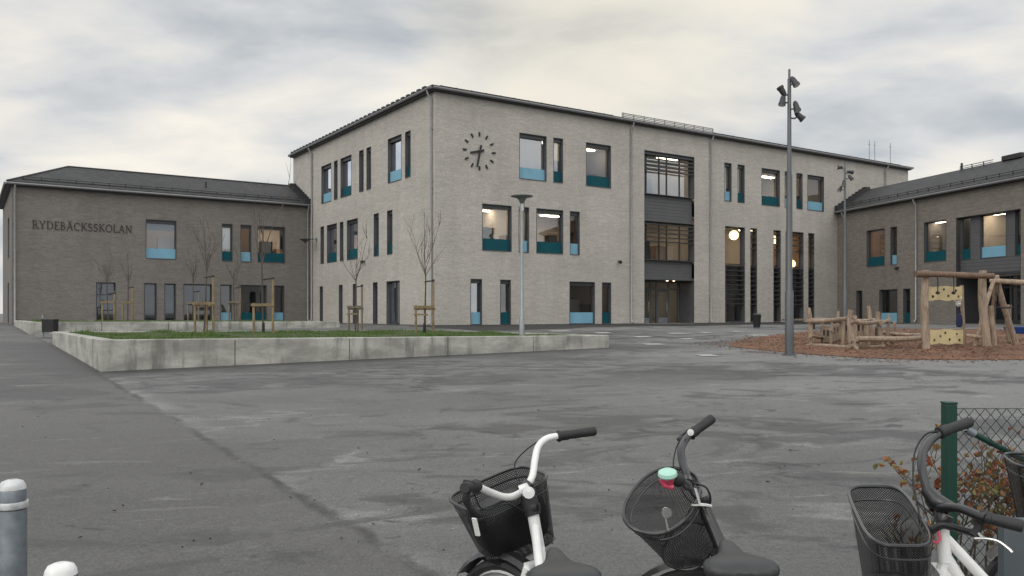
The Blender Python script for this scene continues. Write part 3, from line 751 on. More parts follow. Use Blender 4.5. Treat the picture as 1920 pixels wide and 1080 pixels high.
# pendant globes hanging in the double-height hall
for px, py, yin, lab in ((1376, 441, 1.3, 'glowing globe lamp hanging high in the leftmost tall louvred window'), (1449, 450, 1.5, 'globe lamp half hidden behind the narrow louvred window left of the mast'), (1483, 495, 1.5, 'lowest lit globe lamp, hanging behind the floodlight mast in the hall')):
    s, z = ray_main(px, py, yin)
    loc = Vector((Cx + UX * s - UY * yin, Cy + UY * s + UX * yin, BASE + z))
    t = thing('pendant_lamp', loc, lab, 'pendant lamp', 'globe lamps in the school hall')
    mb = MB(); mb.lathe([(.32 * math.sin(R(a_)), -.32 * math.cos(R(a_))) for a_ in range(2, 179, 12)], (0, 0, 0), 20); mb.build('globe', M['globe'], t)
    mb = MB(); mb.tube([(0, 0, .31), (0, 0, 6.62 - z)], .012, 5); mb.build('cord', M['black'], t)

# ---- left two-storey wing
LWx, LWy = -13.9 - 17.64 * UX, 57.07 - 17.64 * UY
lwing = thing('school_wing', (LWx, LWy, BASE), 'low brown brick school wing at left with name lettering and dark hipped roof', 'school wing', rz=ROT)
O = 17.64; LXL, LYL, HL = 17.60, 12.8, 7.98
Zl1, Zl2 = (.02, 2.50), (4.02, 6.46)
lwf = [(O - 10.54, O - 8.73, Zl2, 'light_panel', 'glass', ('blue_blind', .35)), (O - 5.95, O - 5.26, Zl2, 'teal_panel', 'glass', ('blind', .9)), (O - 4.76, O - 4.04, Zl2, 'light_panel', 'glass_dark', None), (O - 3.63, O - 1.77, Zl2, 'teal_panel', 'glass', None),
       (O - 10.63, O - 9.89, Zl1, None, 'glass_dark', ('blue_blind', .72)), (O - 9.45, O - 8.76, Zl1, None, 'glass_dark', ('blue_blind', .72)), (O - 8.31, O - 6.55, Zl1, None, 'glass_dark', ('blue_blind', .4)),
       (O - 6.04, O - 5.31, Zl1, 'light_panel', 'glass_dark', None), (O - 4.85, O - 3.02, Zl1, 'teal_panel', 'glass_dark', None), (O - 2.57, O - 1.83, Zl1, 'light_panel', 'glass_dark', None)]
LDOOR = (O - 13.30, O - 12.22, .0, 2.50)
lwl = [(3.0, 4.8, Zl2, None, 'glass_sky', None), (3.4, 5.0, Zl1, None, 'glass_dark', None)]
mb = MB()
wall_sheet(mb, TF, 0, LXL, -.6, HL + .1, [(a_, b_, *z) for a_, b_, z, *_ in lwf] + [LDOOR])
wall_sheet(mb, TL, 0, LYL, -.6, HL + .1, [(a_, b_, *z) for a_, b_, z, *_ in lwl], uoff=40)
mb.face([(LXL, .3, -.6), (LXL, LYL, -.6), (LXL, LYL, HL), (LXL, .3, HL)], 0, [(0, 0), (LYL, 0), (LYL, HL), (0, HL)])
mb.face([(0, LYL, -.6), (LXL, LYL, -.6), (LXL, LYL, HL), (0, LYL, HL)], 0, [(0, 0), (LXL, 0), (LXL, HL), (0, HL)])
mb.build('wall', M['brick_brown'], lwing, smooth=False)
for a_, b_, z, pn, gl, bl in lwf: window(lwing, TF, a_, b_, *z, panel=pn, glass=gl, blind=bl, box=(z is Zl2))
for a_, b_, z, pn, gl, bl in lwl: window(lwing, TL, a_, b_, *z, panel=pn, glass=gl, blind=bl)
window(lwing, TF, *LDOOR, glass='glass_dark', blind=('blue_blind', .7), trans=(.8, 1.75), box=False, name='glazed_door')
interior(lwing, LXL, LYL, [(.0, 2.8), (3.85, 6.75)], (5.0, 5.0), [(6.8, 11.45, 14.4), (6.7, 11.2, 13.8)], [(8.0,), (8.0,)], wood_f={(1, 2): 1, (0, 0): 2, (0, 1): 2})
ceiling_and_fill_lights(lwing, [(9.2, 2.4, 6.75, 1.3, .28), (12.4, 2.2, 6.75, 1.1, .28), (15.6, 1.6, 6.75, 1.5, .28), (16.4, 3.4, 6.75, 1.5, .28)])
cabinets(lwing, [(8.0, 1.2, 3.851, 1.1, .5, 1.6, 'int_white'), (12.3, 1.0, 3.851, .5, .5, 1.4, 'blind'), (14.6, 1.4, 3.851, .9, .5, 1.7, 'frame'), (16.0, 2.6, 3.851, .8, .5, 1.3, 'int_wood'), (9.9, 1.0, .001, 1.2, .5, 1.1, 'frame'), (13.6, 1.2, .001, 1.2, .5, 1.3, 'black')])
ov = .24; ins, rise = 3.15, 1.62; z0 = HL + .17
mb = MB()
o0 = (-ov, -ov, z0); o1 = (LXL, -ov, z0); o2 = (LXL, LYL + ov, z0); o3 = (-ov, LYL + ov, z0)
i0 = (ins, ins, z0 + rise); i1 = (LXL, ins, z0 + rise); i2 = (LXL, LYL - ins, z0 + rise); i3 = (ins, LYL - ins, z0 + rise)
roof_poly(mb, [o0, o1, i1, i0], (1, 0, 0)); roof_poly(mb, [o3, o0, i0, i3], (0, -1, 0)); roof_poly(mb, [o2, o3, i3, i2], (-1, 0, 0)); roof_poly(mb, [i0, i1, i2, i3], (1, 0, 0)); roof_poly(mb, [o1, o2, i2, i1], (0, 1, 0))
for p, q in ((o0, o1), (o3, o0)): mb.face([p, q, (*q[:2], z0 - .08), (*p[:2], z0 - .08)], 0, [(0, 0), (1, 0), (1, .1), (0, .1)])
ro = mb.build('roof', M['roof'], lwing, smooth=False)
mb = MB()
mb.tube([o0, i0], .07, 6); mb.tube([i0, i1], .07, 6); mb.tube([i0, i3], .07, 6); mb.build('ridge_tile', M['dark_trim'], ro)
mb = MB(); mb.tube([(11.0, 1.3, z0 + .6), (11.0, 1.3, z0 + 1.15)], .06, 8); mb.build('vent_pipe', M['dark_trim'], ro)
mb = MB()
for k in range(8): 
    t = k / 8; y = -ov + t * (ins + ov); mb.box((LXL - .45, y, z0 + rise * t - .05), (LXL - .02, y + .36, z0 + rise * (t + .125) + .14))
mb.build('stepped_flashing', M['dark_trim'], ro, smooth=False)
eave(lwing, 0, LXL, LYL, HL - .06, ('front', 'left'))
snow_guard(lwing, TF, .5, 17.0, z0 + .36, .2)
downpipe(lwing, TF, 17.42, HL - .05); downpipe(lwing, TF, .15, HL - .05)

# ---- right two-storey wing, coming towards the camera
wl_ = math.hypot(.267, 1); wx, wy = .267 / wl_, -1 / wl_
RWR = math.atan2(wy, wx)
rwing = thing('school_wing', (23.7, 60.3, BASE), 'taupe brick school wing at right behind the playground with grey clad recess', 'school wing', rz=RWR)
LXR, LYR, HR = 26.0, 13.0, 7.90
K18 = .335
Zr2 = (3.82, 6.33); Zr1 = (-.0, 2.22)
rwf = [(3.18, 4.99, Zr2, 'teal_panel', 'glass', None), (5.53, 6.16, Zr2, 'light_panel', 'glass_dark', None), (8.54, 10.38, Zr2, 'teal_panel', 'glass', None),
       (2.10, 2.74, Zr1, None, 'glass_dark', None), (4.45, 6.19, Zr1, 'light_panel', 'glass_dark', None), (6.72, 7.36, Zr1, 'teal_panel', 'glass_dark', None), (18.3, 20.1, Zr2, 'light_panel', 'glass', None), (18.3, 20.1, Zr1, 'teal_panel', 'glass_dark', None)]
RB = (11.15, 15.69, -.0, 6.33)
mb = MB()
wall_sheet(mb, TF, 0, LXR, -.6, HR + .1, [(a_, b_, *z) for a_, b_, z, *_ in rwf] + [RB])
mb.face([(LXR, 0, -.6), (LXR, LYR, -.6), (LXR, LYR, HR), (LXR, 0, HR)], 0, [(0, 0), (LYR, 0), (LYR, HR), (0, HR)])
mb.face([(-K18 * LYR, LYR, -.6), (LXR, LYR, -.6), (LXR, LYR, HR), (-K18 * LYR, LYR, HR)], 0, [(0, 0), (LXR, 0), (LXR, HR), (0, HR)])
mb.build('wall', M['brick_taupe'], rwing, smooth=False)
for a_, b_, z, pn, gl, bl in rwf: window(rwing, TF, a_, b_, *z, panel=pn, glass=gl, blind=bl, box=False)
# clad recess with three windows and a dark porch below
TR = lambda s, d_, z: (s, d_ + .30, z)
mb = MB()
def boards(s0, s1, z0, z1):
    n = max(1, round((z1 - z0) / .2)); h = (z1 - z0) / n
    for k in range(n): mb.box((s0, .30 + .003 * (k % 2), z0 + k * h), (s1, .55, z0 + (k + 1) * h - .012))
    mb.box((s0, .335, z0), (s1, .53, z1))
boards(RB[0] + .002, RB[1] - .002, 2.95, 3.80)
boards(11.95, 12.60, 3.802, RB[3] - .002); boards(14.45, 15.02, 3.802, RB[3] - .002)
mb.build('cladding', M['cladding'], rwing, smooth=False)
for s0, s1, pn, gl in ((11.17, 11.95, 'teal_panel', 'glass_dark'), (12.60, 14.45, 'light_panel', 'glass'), (15.02, 15.67, 'teal_panel', 'glass_dark')):
    window(rwing, TR, s0, s1, 3.802, RB[3], panel=pn, glass=gl, box=False, depth=.2)
mb = MB(); mb.box((RB[0] - .001, 0, RB[3] - .03), (RB[1], .3, RB[3] + .002)); mb.box((RB[0] - .001, -.005, -.0), (RB[0] + .02, 1.8, RB[3] - .03)); mb.box((RB[1] - .02, -.005, 0), (RB[1] + .001, 1.8, RB[3] - .03))
mb.box((RB[0] + .02, .02, 2.80), (RB[1] - .02, 1.8, 2.948)); mb.build('porch_lining', M['frame'], rwing, smooth=False)
mb = MB(); yd = 1.7
for m_ in (11.2, 12.3, 13.4, 14.5, 15.55): mb.box((m_, yd, 0), (m_ + .09, yd + .1, 2.8))
mb.box((11.29, yd + .003, 2.1), (15.55, yd + .09, 2.2)); mb.box((11.29, yd + .003, 0), (15.55, yd + .09, .25))
dro = mb.build('entrance_door', M['frame'], rwing, smooth=False)
mb = MB()
for s0 in (11.29, 12.39, 13.49, 14.59): mb.face([(s0, yd + .05, .25), (s0 + 1.0, yd + .05, .25), (s0 + 1.0, yd + .05, 2.8), (s0, yd + .05, 2.8)])
mb.build('sidelight', M['glass_dark'], dro, smooth=False)
interior(rwing, LXR, LYR, [(.0, 2.78), (3.72, 6.60)], (.5, 5.6), [(7.9, 10.9, 16.3), (1.2, 6.6, 11.0, 16.3)], [(), ()], wood_f={(0, 0): 2, (0, 1): 2, (1, 0): 1, (1, 1): 2})
ceiling_and_fill_lights(rwing, [(2.7, 1.7, 6.6, 1.1, .2), (4.6, 3.4, 6.6, .2, 1.2), (7.9, 1.7, 6.6, 1.2, .2), (7.2, 2.6, 6.6, .9, .2), (12.2, 1.6, 6.6, 1.4, .25), (11.9, 2.6, 6.6, 1.2, .22), (15.0, 2.2, 6.6, 1.0, .2), (5.2, 3.0, 2.78, .28, 1.0)])
cabinets(rwing, [(4.2, 1.3, 3.721, 1.0, .5, 1.5, 'int_wood'), (9.0, 1.2, 3.721, .7, .5, 1.2, 'black'), (9.6, 2.2, 3.721, .9, .5, 1.6, 'frame'), (13.4, 1.4, 3.721, .9, .5, 1.35, 'frame'), (5.2, 1.5, .001, .8, .5, 1.5, 'black')])
ov = .30; ins, rise = 3.2, 1.80; z0 = HR + .17
mb = MB()
def q_(x, y, z): return (x, y, z)
o0 = (K18 * ov, -ov, z0); o1 = (LXR + ov, -ov, z0); o2 = (LXR + ov, LYR + ov, z0); o3 = (-K18 * (LYR + ov), LYR + ov, z0)
i0 = (-K18 * ins, ins, z0 + rise); i1 = (LXR - ins, ins, z0 + rise); i2 = (LXR - ins, LYR - ins, z0 + rise); i3 = (-K18 * (LYR - ins), LYR - ins, z0 + rise)
roof_poly(mb, [o0, o1, i1, i0], (1, 0, 0)); roof_poly(mb, [o1, o2, i2, i1], (0, 1, 0)); roof_poly(mb, [o2, o3, i3, i2], (-1, 0, 0)); roof_poly(mb, [i0, i1, i2, i3], (1, 0, 0))
mb.face([o0, o1, (*o1[:2], z0 - .1), (*o0[:2], z0 - .1)], 0, [(0, 0), (1, 0), (1, .1), (0, .1)])
ro = mb.build('roof', M['roof'], rwing, smooth=False)
mb = MB()
for k in range(9):
    t = k / 9; y = -ov + t * (ins + ov); x = -K18 * y; mb.box((x - .02, y, z0 + rise * t - .05), (x + .42, y + .40, z0 + rise * (t + .11) + .16))
mb.build('stepped_flashing', M['dark_trim'], ro, smooth=False)
mb = MB(); mb.box((11.6, ins - .35, z0 + rise - .1), (13.0, ins + .3, z0 + rise + .20)); mb.build('roof_hatch', M['dark_trim'], ro, smooth=False, bevel=.03)
mb = MB(); mb.tube([(8.2, ins, z0 + rise), (8.2, ins, z0 + rise + .4)], .07, 8); mb.build('vent_pipe', M['dark_trim'], ro)
snow_guard(rwing, TF, 8.4, 11.0, z0 + rise + .1, ins - .35, 'roof_guard_rail'); snow_guard(rwing, TF, 13.5, 22, z0 + rise + .1, ins - .35, 'roof_guard_rail')
mb = MB(); mb.box((0.14, -.26, HR - .08), (LXR, -.002, HR + .10)); mb.build('soffit', M['dark_trim'], rwing, smooth=False)
mb = MB(); mb.tube([(.2, -.34, HR + .04), (LXR, -.34, HR + .04)], .08, 8); mb.build('gutter', M['gutter'], rwing)
snow_guard(rwing, TF, .6, 25, z0 + .40, .1)
downpipe(rwing, TF, 7.95, HR - .05); downpipe(rwing, TF, .9, HR - .05)

# ---- clock, lettering and fittings on the walls
def on_front(s, d_, z): return Vector((Cx + UX * s - UY * d_, Cy + UY * s + UX * d_, BASE + z))
ck = thing('wall_clock', on_front(2.64, -.03, 9.12), 'large dialless black clock of twelve bars and two hands on pale brick', 'clock', rz=ROT)
for k in range(12):
    a_ = R(30 * k); m_ = MB(); r0, r1 = .78, 1.0
    p = Vector((math.sin(a_) * r0, 0, math.cos(a_) * r0)); q = Vector((math.sin(a_) * r1, 0, math.cos(a_) * r1))
    m_.bar(p, q, .085, .05, up=(0, 1, 0)); m_.build('hour_bar', M['black'], ck, smooth=False)
for nm, ang, ln, tl, wd, yy in (('hour_hand', 30 * (8 + 32 / 60), .58, .28, .115, -.03), ('minute_hand', 6 * 32, .86, .32, .10, -.075)):
    a_ = R(ang); dv = Vector((math.sin(a_), 0, math.cos(a_))); m_ = MB(); m_.bar(Vector((0, yy, 0)) - dv * tl, Vector((0, yy, 0)) + dv * ln, wd, .035, up=(0, 1, 0)); m_.build(nm, M['black'], ck, smooth=False)

def arc(cx, cz, rx, rz, a0, a1, n=9): return [(cx + rx * math.cos(R(a0 + (a1 - a0) * k / n)), cz + rz * math.sin(R(a0 + (a1 - a0) * k / n))) for k in range(n + 1)]
TK, TN, SF = .13, .065, .05
def ser(x, z, w_=.2): return ([(x - w_ / 2, z), (x + w_ / 2, z)], SF)
GL = {
 'R': (.66, [([(.14, 0), (.14, 1)], TK), ser(.14, .025), ser(.10, .975), ([(.14, .97), (.32, .97)] + arc(.32, .73, .2, .24, 90, -90) + [(.14, .49)], TN), ([(.34, .49), (.66, .02)], TK), ]),
 'Y': (.72, [([(.36, 0), (.36, .46)], TK), ([(.36, .44), (.08, .98)], TK), ([(.36, .44), (.64, .98)], TN), ser(.36, .025, .24), ser(.08, .975), ser(.64, .975)]),
 'D': (.76, [([(.14, 0), (.14, 1)], TK), ([(.08, .97), (.30, .97)] + arc(.30, .5, .38, .47, 90, -90) + [(.08, .03)], TN), ([(.66, .3), (.67, .5), (.66, .7)], TK)]),
 'E': (.56, [([(.14, 0), (.14, 1)], TK), ([(.06, .97), (.5, .97), (.5, .86)], TN), ([(.14, .52), (.42, .52)], TN), ([(.06, .03), (.53, .03), (.54, .16)], TN)]),
 'B': (.62, [([(.14, 0), (.14, 1)], TK), ([(.08, .97), (.30, .97)] + arc(.30, .75, .18, .22, 90, -90) + [(.14, .53)], TN), ([(.30, .53)] + arc(.30, .28, .24, .25, 90, -90) + [(.08, .03)], TN), ([(.53, .2), (.54, .28), (.53, .37)], TK)]),
 'A': (.74, [([(.08, 0), (.37, 1)], TN), ([(.37, 1), (.66, 0)], TK), ([(.2, .36), (.54, .36)], TN), ser(.08, .025), ser(.66, .025)]),
 'C': (.72, [(arc(.40, .5, .33, .47, 50, 310, 14), TN + .03), ([(.09, .3), (.075, .5), (.09, .7)], TK), ([(.61, .86), (.61, .72)], SF)]),
 'K': (.70, [([(.14, 0), (.14, 1)], TK), ser(.14, .025), ser(.14, .975), ([(.14, .46), (.58, .98)], TN), ([(.26, .58), (.66, .02)], TK), ser(.58, .975)]),
 'S': (.54, [(arc(.27, .74, .19, .23, 20, 270, 9) + arc(.27, .27, .2, .24, 90, -160, 9), TN + .045)]),
 'O': (.80, [(arc(.40, .5, .34, .47, 0, 360, 20), TN + .02), ([(.07, .35), (.06, .5), (.07, .65)], TK), ([(.73, .35), (.74, .5), (.73, .65)], TK)]),
 'L': (.56, [([(.14, 0), (.14, 1)], TK), ser(.14, .975), ([(.06, .03), (.53, .03), (.54, .18)], TN)]),
 'N': (.80, [([(.13, 0), (.13, 1)], TN), ([(.11, .98), (.67, .02)], TK), ([(.67, 0), (.67, 1)], TN), ser(.13, .025), ser(.67, .975), ser(.08, .975, .14)]),
}
text = 'RYDEB\u00c4CKSSKOLAN'
adv = [GL['A' if c == '\u00c4' else c][0] + .10 for c in text]; unit = 5.36 / sum(adv); ch = .47
lt = thing('wall_lettering', (LWx + UX * 1.01 + UY * .02, LWy + UY * 1.01 - UX * .02, BASE + 5.53), 'dark serif metal lettering of the school name on the brown brick wing', 'lettering', rz=ROT)
x = 0
for i, c in enumerate(text):
    _, strokes = GL['A' if c == '\u00c4' else c]; m_ = MB(); k = 0
    if c == '\u00c4': strokes = strokes + [([(.2, 1.13), (.30, 1.13)], .1), ([(.44, 1.13), (.54, 1.13)], .1)]
    for pl, th in strokes:
        for p, q in zip(pl, pl[1:]):
            yy = -.001 * (k % 9); k += 1
            p_ = Vector((x + p[0] * unit, yy, p[1] * ch)); q2 = Vector((x + q[0] * unit, yy, q[1] * ch))
            if (q2 - p_).length < 1e-6: continue
            e = (q2 - p_).normalized() * .006
            m_.bar(p_ - e, q2 + e, th * .36, .03, up=(0, 1, 0))
    m_.build('letter', M['bronze'], lt, smooth=False); x += adv[i] * unit

def camera_dome(loc, nrm, lab):
    t = thing('security_camera', loc, lab, 'security camera', 'small cameras on the school walls'); n_ = Vector(nrm)
    m_ = MB(); m_.bar((0, 0, 0), n_ * .16, .07, .07); m_.build('bracket', M['black'], t)
    m_ = MB(); m_.lathe([(.11 * math.sin(R(a_)), -.11 * math.cos(R(a_))) for a_ in range(4, 178, 15)], n_ * .2 - Vector((0, 0, .05)), 14); m_.build('dome', M['black'], t)
nF = Vector((UY, -UX, 0)); nL = Vector((-UX, -UY, 0)); nR = Vector((wy, -wx, 0))
camera_dome(on_front(12.22, 0, 3.68), nF, 'small black camera on pale brick left of the entrance downpipe')
camera_dome(Vector((Cx - UY * 8.75, Cy + UX * 8.75, BASE + 3.72)), nL, 'small black camera on the left facade between tree crowns')
camera_dome(Vector((23.7 + wx * 6.3, 60.3 + wy * 6.3, BASE + 3.62)), nR, 'small black camera below the narrow window of the right wing')
# arm lamp on the left facade by the inner corner
t = thing('wall_lamp', Vector((Cx - UY * 16.8, Cy + UX * 16.8, BASE + 5.62)), 'flat disc lamp on a wall arm beside the inner corner at left', 'wall lamp')
m_ = MB(); m_.bar((0, 0, 0), nL * .7, .05, .05); m_.box((-.08, -.08, -.12), (.08, .08, .12)); m_.build('arm', M['mast'], t, smooth=False)
m_ = MB(); m_.lathe([(.06, -.30), (.09, -.22), (.36, -.06), (.40, -.02), (.05, .04)], nL * .8, 18); m_.build('lamp_shade', M['mast'], t)

# ------------------------------------------------------------------ planters
AX, AY = -8.40, 16.9
def PU(u, v): return AX + u * UX - v * UY, AY + u * UY + v * UX
def ztop(u, v): return 1.065 - .0075 * u - .003 * v if v < 15 else 1.275 - .004 * u - .002 * (v - 18.4)
def planter(u0, u1, v0, v1, label, seed):
    base = PU(u0, v0); loc = Vector((*base, gz(base[1])))
    t = thing('concrete_planter', loc, label, 'planter')
    mb = MB(); wt = .30
    def seg(ua, ub, va, vb):
        vs = []
        for zt in (0, 1):
            for (u_, v_) in ((ua, va), (ub, va), (ub, vb), (ua, vb)):
                x_, y_ = PU(u_, v_); vs.append((x_, y_, ztop(u_, v_) if zt else gz(y_) - .25))
        mb.mesh(vs, [(0, 3, 2, 1), (4, 5, 6, 7), (0, 1, 5, 4), (1, 2, 6, 5), (2, 3, 7, 6), (3, 0, 4, 7)])
    gap = .007
    def run(n, a_, b_, fn):
        for k in range(n):
            fn(a_ + (b_ - a_) * k / n + (gap if k else 0), a_ + (b_ - a_) * (k + 1) / n - (gap if k < n - 1 else 0))
    run(5, u0, u1, lambda p, q: seg(p, q, v0, v0 + wt)); run(5, u0, u1, lambda p, q: seg(p, q, v1 - wt, v1))
    run(4, v0 + wt + gap, v1 - wt - gap, lambda p, q: seg(u0, u0 + wt, p, q)); run(4, v0 + wt + gap, v1 - wt - gap, lambda p, q: seg(u1 - wt, u1, p, q))
    mb.build('wall', M['concrete'], t, loc, smooth=False, bevel=.018)
    mb = MB(); rnd = random.Random(seed); nu, nv = 26, 22; vs = []
    for j in range(nv + 1):
        for i in range(nu + 1):
            u_ = u0 + wt + (u1 - u0 - 2 * wt) * i / nu; v_ = v0 + wt + (v1 - v0 - 2 * wt) * j / nv
            x_, y_ = PU(u_, v_); e = min(i, nu - i, j, nv - j)
            vs.append((x_, y_, ztop(u_, v_) - .075 + (.03 * rnd.random() + .045 * min(e, 3) / 3)))
    mb.mesh(vs, [(j * (nu + 1) + i, j * (nu + 1) + i + 1, (j + 1) * (nu + 1) + i + 1, (j + 1) * (nu + 1) + i) for j in range(nv) for i in range(nu)])
    mb.build('soil', M['turf'], t, loc)
    return t
planter(0, 13.5, 0, 11.0, 'long low concrete planter nearest the camera, its corner towards the yard', 1)
planter(-.2, 12.5, 18.4, 30.0, 'concrete planter behind the nearest one, along the brown brick wing', 2)
def grass(u0, u1, v0, v1, n, label, seed, bare=.0):
    mb = MB(); rnd = random.Random(seed)
    tuft = [(rnd.uniform(u0, u1), rnd.uniform(v0, v1), rnd.uniform(.5, 1.3)) for _ in range(120)]
    for _ in range(n):
        u_, v_ = rnd.uniform(u0, u1), rnd.uniform(v0, v1)
        if rnd.random() < .35:
            a_ = rnd.choice(tuft); u_, v_ = rnd.gauss(a_[0], .18), rnd.gauss(a_[1], .18)
            if not (u0 < u_ < u1 and v0 < v_ < v1): continue
            h = .10 * a_[2] * rnd.uniform(.6, 1.3)
        else: h = rnd.uniform(.035, .085)
        x_, y_ = PU(u_, v_); z_ = ztop(u_, v_) - .045
        if mnoise.noise(Vector((x_ * .7, y_ * .7, seed))) + rnd.uniform(-.25, .25) < -.12: continue
        a_ = rnd.uniform(0, 6.28); wv = Vector((math.cos(a_), math.sin(a_), 0)) * rnd.uniform(.006, .012); ln = Vector((rnd.gauss(0, .3), rnd.gauss(0, .3), 1)) * h
        p = Vector((x_, y_, z_)); mb.face([p - wv, p + wv, p + ln])
    tag(mb.build('grass', M['grass'], smooth=False), label, 'grass', kind='stuff')
grass(.34, 13.16, .34, 10.66, 62000, 'short green grass growing inside the nearest concrete planter', 11)
grass(.14, 12.16, 18.74, 29.6, 26000, 'short green grass growing inside the back planter by the brown wing', 12)

# ------------------------------------------------------------------ young trees and their stakes
def young_tree(u_, v_, H, fork, spread, label, seed, guard=False, nb=9):
    x_, y_ = PU(u_, v_); z_ = ztop(u_, v_) - .05; rnd = random.Random(seed)
    t = thing('young_tree', (x_, y_, z_), label, 'tree', 'staked young trees in the planters')
    mb = MB(); lean = Vector((rnd.gauss(0, .03), rnd.gauss(0, .03), 0))
    tr = [Vector((0, 0, -.1)), Vector((0, 0, .3)) + lean * .3, Vector((0, 0, fork * .6)) + lean, Vector((0, 0, fork)) + lean * 1.5]
    mb.tube(spline(tr, 4), [.032 - .012 * k / 12 for k in range(13)], 7)
    mb.build('trunk', M['bark'], t)
    if guard:
        g_ = MB(); g_.lathe([(.0, -.05), (.048, -.05), (.045, .36), (.0, .36)], (0, 0, 0), 10); g_.build('trunk_guard', M['black'], t)
    mb = MB()
    def twig(p, d_, L, r, depth):
        n_ = 5; pts = [p]; q = p.copy(); dd = d_.copy()
        for k in range(n_):
            dd = (dd + Vector((rnd.gauss(0, .10), rnd.gauss(0, .10), .14 if depth < 2 else .06))).normalized(); q = q + dd * L / n_; pts.append(q.copy())
        mb.tube(pts, [r * (1 - .72 * k / n_) for k in range(n_ + 1)], 5)
        if depth < 2:
            for k in range(rnd.randint(2, 3) if depth == 0 else rnd.randint(0, 2)):
                i = rnd.randint(1, n_); a_ = rnd.uniform(0, 6.28)
                nd = (dd * .8 + Vector((math.cos(a_), math.sin(a_), .25)) * .55).normalized()
                twig(pts[i], nd, L * rnd.uniform(.28, .5), r * .6, depth + 1)
    top = tr[-1]
    twig(top - Vector((0, 0, .05)), Vector((0, 0, 1)), H - fork, .019, 0)
    for k in range(nb):
        a_ = 2.4 * k + rnd.uniform(-.4, .4); zf = rnd.uniform(-.12, .38) * (H - fork) * .6
        st = Vector((lean.x * 1.4, lean.y * 1.4, fork + max(zf, -.25)))
        el = rnd.uniform(.75, 1.35)
        twig(st, Vector((math.cos(a_) * spread, math.sin(a_) * spread, el)).normalized(), (H - fork) * rnd.uniform(.5, .82), .012, 0)
    mb.build('crown', M['twig'], t)
    return Vector((x_, y_, z_))
def stakes(pos, label, tall=1.85, low=.95, half=.30, ang=0, mat='stake', third=True, bar2=False):
    t = thing('tree_stakes', pos, label, 'tree stakes', 'timber stakes around the young trees')
    dx, dy = math.cos(ang) * half, math.sin(ang) * half; ex, ey = -math.sin(ang) * .3, math.cos(ang) * .3
    pl = [((-dx, -dy), low), ((dx, dy), tall)] + ([((ex, ey), low)] if third else [])
    for (px_, py_), h in pl:
        m_ = MB(); m_.tube([(px_, py_, -.15), (px_ * 1.02, py_, h - .02), (px_ * 1.02, py_, h)], [.040, .038, .030], 9); m_.build('stake', M[mat], t)
    m_ = MB(); off = -.05
    m_.bar((-dx * 1.25, -dy * 1.25 + off, low - .06), (dx * 1.2, dy * 1.2 + off, low - .05), .035, .085)
    if bar2: m_.bar((-dx * 1.25, -dy * 1.25 + off, low - .30), (dx * .4, dy * .4 + off, low - .31), .03, .06)
    if third: m_.bar((-dx * 1.2, -dy * 1.2 + .02, low - .12), (ex * 1.1, ey * 1.1, low - .12), .035, .07); m_.bar((dx * 1.2, dy * 1.2 + .02, low - .12), (ex * 1.1, ey * 1.1, low - .12), .035, .07)
    m_.build('crossbar', M[mat], t, smooth=False)
    m_ = MB(); m_.tube([(dx, dy, tall - .07), (dx * .4, dy * .4 - .01, tall - .09), (0, 0, tall - .11)], .022, 6); m_.lathe([(.0, tall - .10), (.046, tall - .10), (.046, tall - .03), (.0, tall - .03)], (dx, dy, 0), 9); m_.build('tie', M['rubber'], t)
trees = [  # u, v, H, fork, spread, seed, guard, label of tree, label of stakes, kwargs
    (10.2, 5.35, 4.05, 1.95, .55, 21, True, 'bare young tree at the right end of the nearest planter, before the building corner', 'pine stakes holding the rightmost young tree', dict(tall=1.82, low=.95, half=.28, bar2=True)),
    (9.5, 9.4, 3.5, 1.95, .6, 22, False, 'bare young tree before the low windows of the pale left facade', 'pine stakes and crossbar around the tree before the pale left facade', dict(tall=1.75, low=.98, half=.24, mat='stake_grey', bar2=True)),
    (4.46, 10.4, 4.1, 1.9, .36, 23, False, 'bare young tree left in the nearest planter with upright twiggy crown', 'stakes with grey crossbars around the leftmost tree of the nearest planter', dict(tall=1.98, low=1.05, half=.30)),
    (5.5, 7.2, 4.9, 2.2, .28, 24, True, 'tallest slim bare tree with black trunk guard in the nearest planter', 'yellow pine stakes with the thickest level crossbar, by the slim tree', dict(tall=1.82, low=.98, half=.31, third=False)),
    (8.1, 20.2, 3.1, 1.75, .8, 25, False, 'low bushy bare tree in the back planter, behind the slim tree', 'stakes of the bushy tree behind the slim tree', dict(tall=1.7, low=1.0, half=.25, mat='stake_grey')),
    (6.5, 21.2, 3.4, 1.9, .6, 26, False, 'thin bare tree in the back planter behind the twiggy upright one', 'stakes of the thin tree in the middle of the back planter', dict(tall=1.5, low=.95, half=.25, mat='stake_grey', third=False)),
    (2.9, 20.8, 2.9, 1.7, .6, 27, False, 'bare young tree furthest left in the back planter, before the glazed door', 'stakes before the glazed door at far left', dict(tall=1.35, low=.95, half=.25, third=False)),
    (4.3, 25.0, 3.3, 1.85, .55, 28, False, 'bare young tree right of the glazed door of the brown wing', 'stakes right of the glazed door of the brown wing', dict(tall=1.75, low=1.0, half=.25, third=False)),
]
for (u_, v_, H, fk, spd, sd, gd, lab, slab, kw) in trees:
    pos = young_tree(u_, v_, H, fk, spd, lab, sd, gd, nb=5 if spd < .3 else 7)
    stakes(pos, slab, ang=R(4) if sd % 2 else R(-6), **kw)

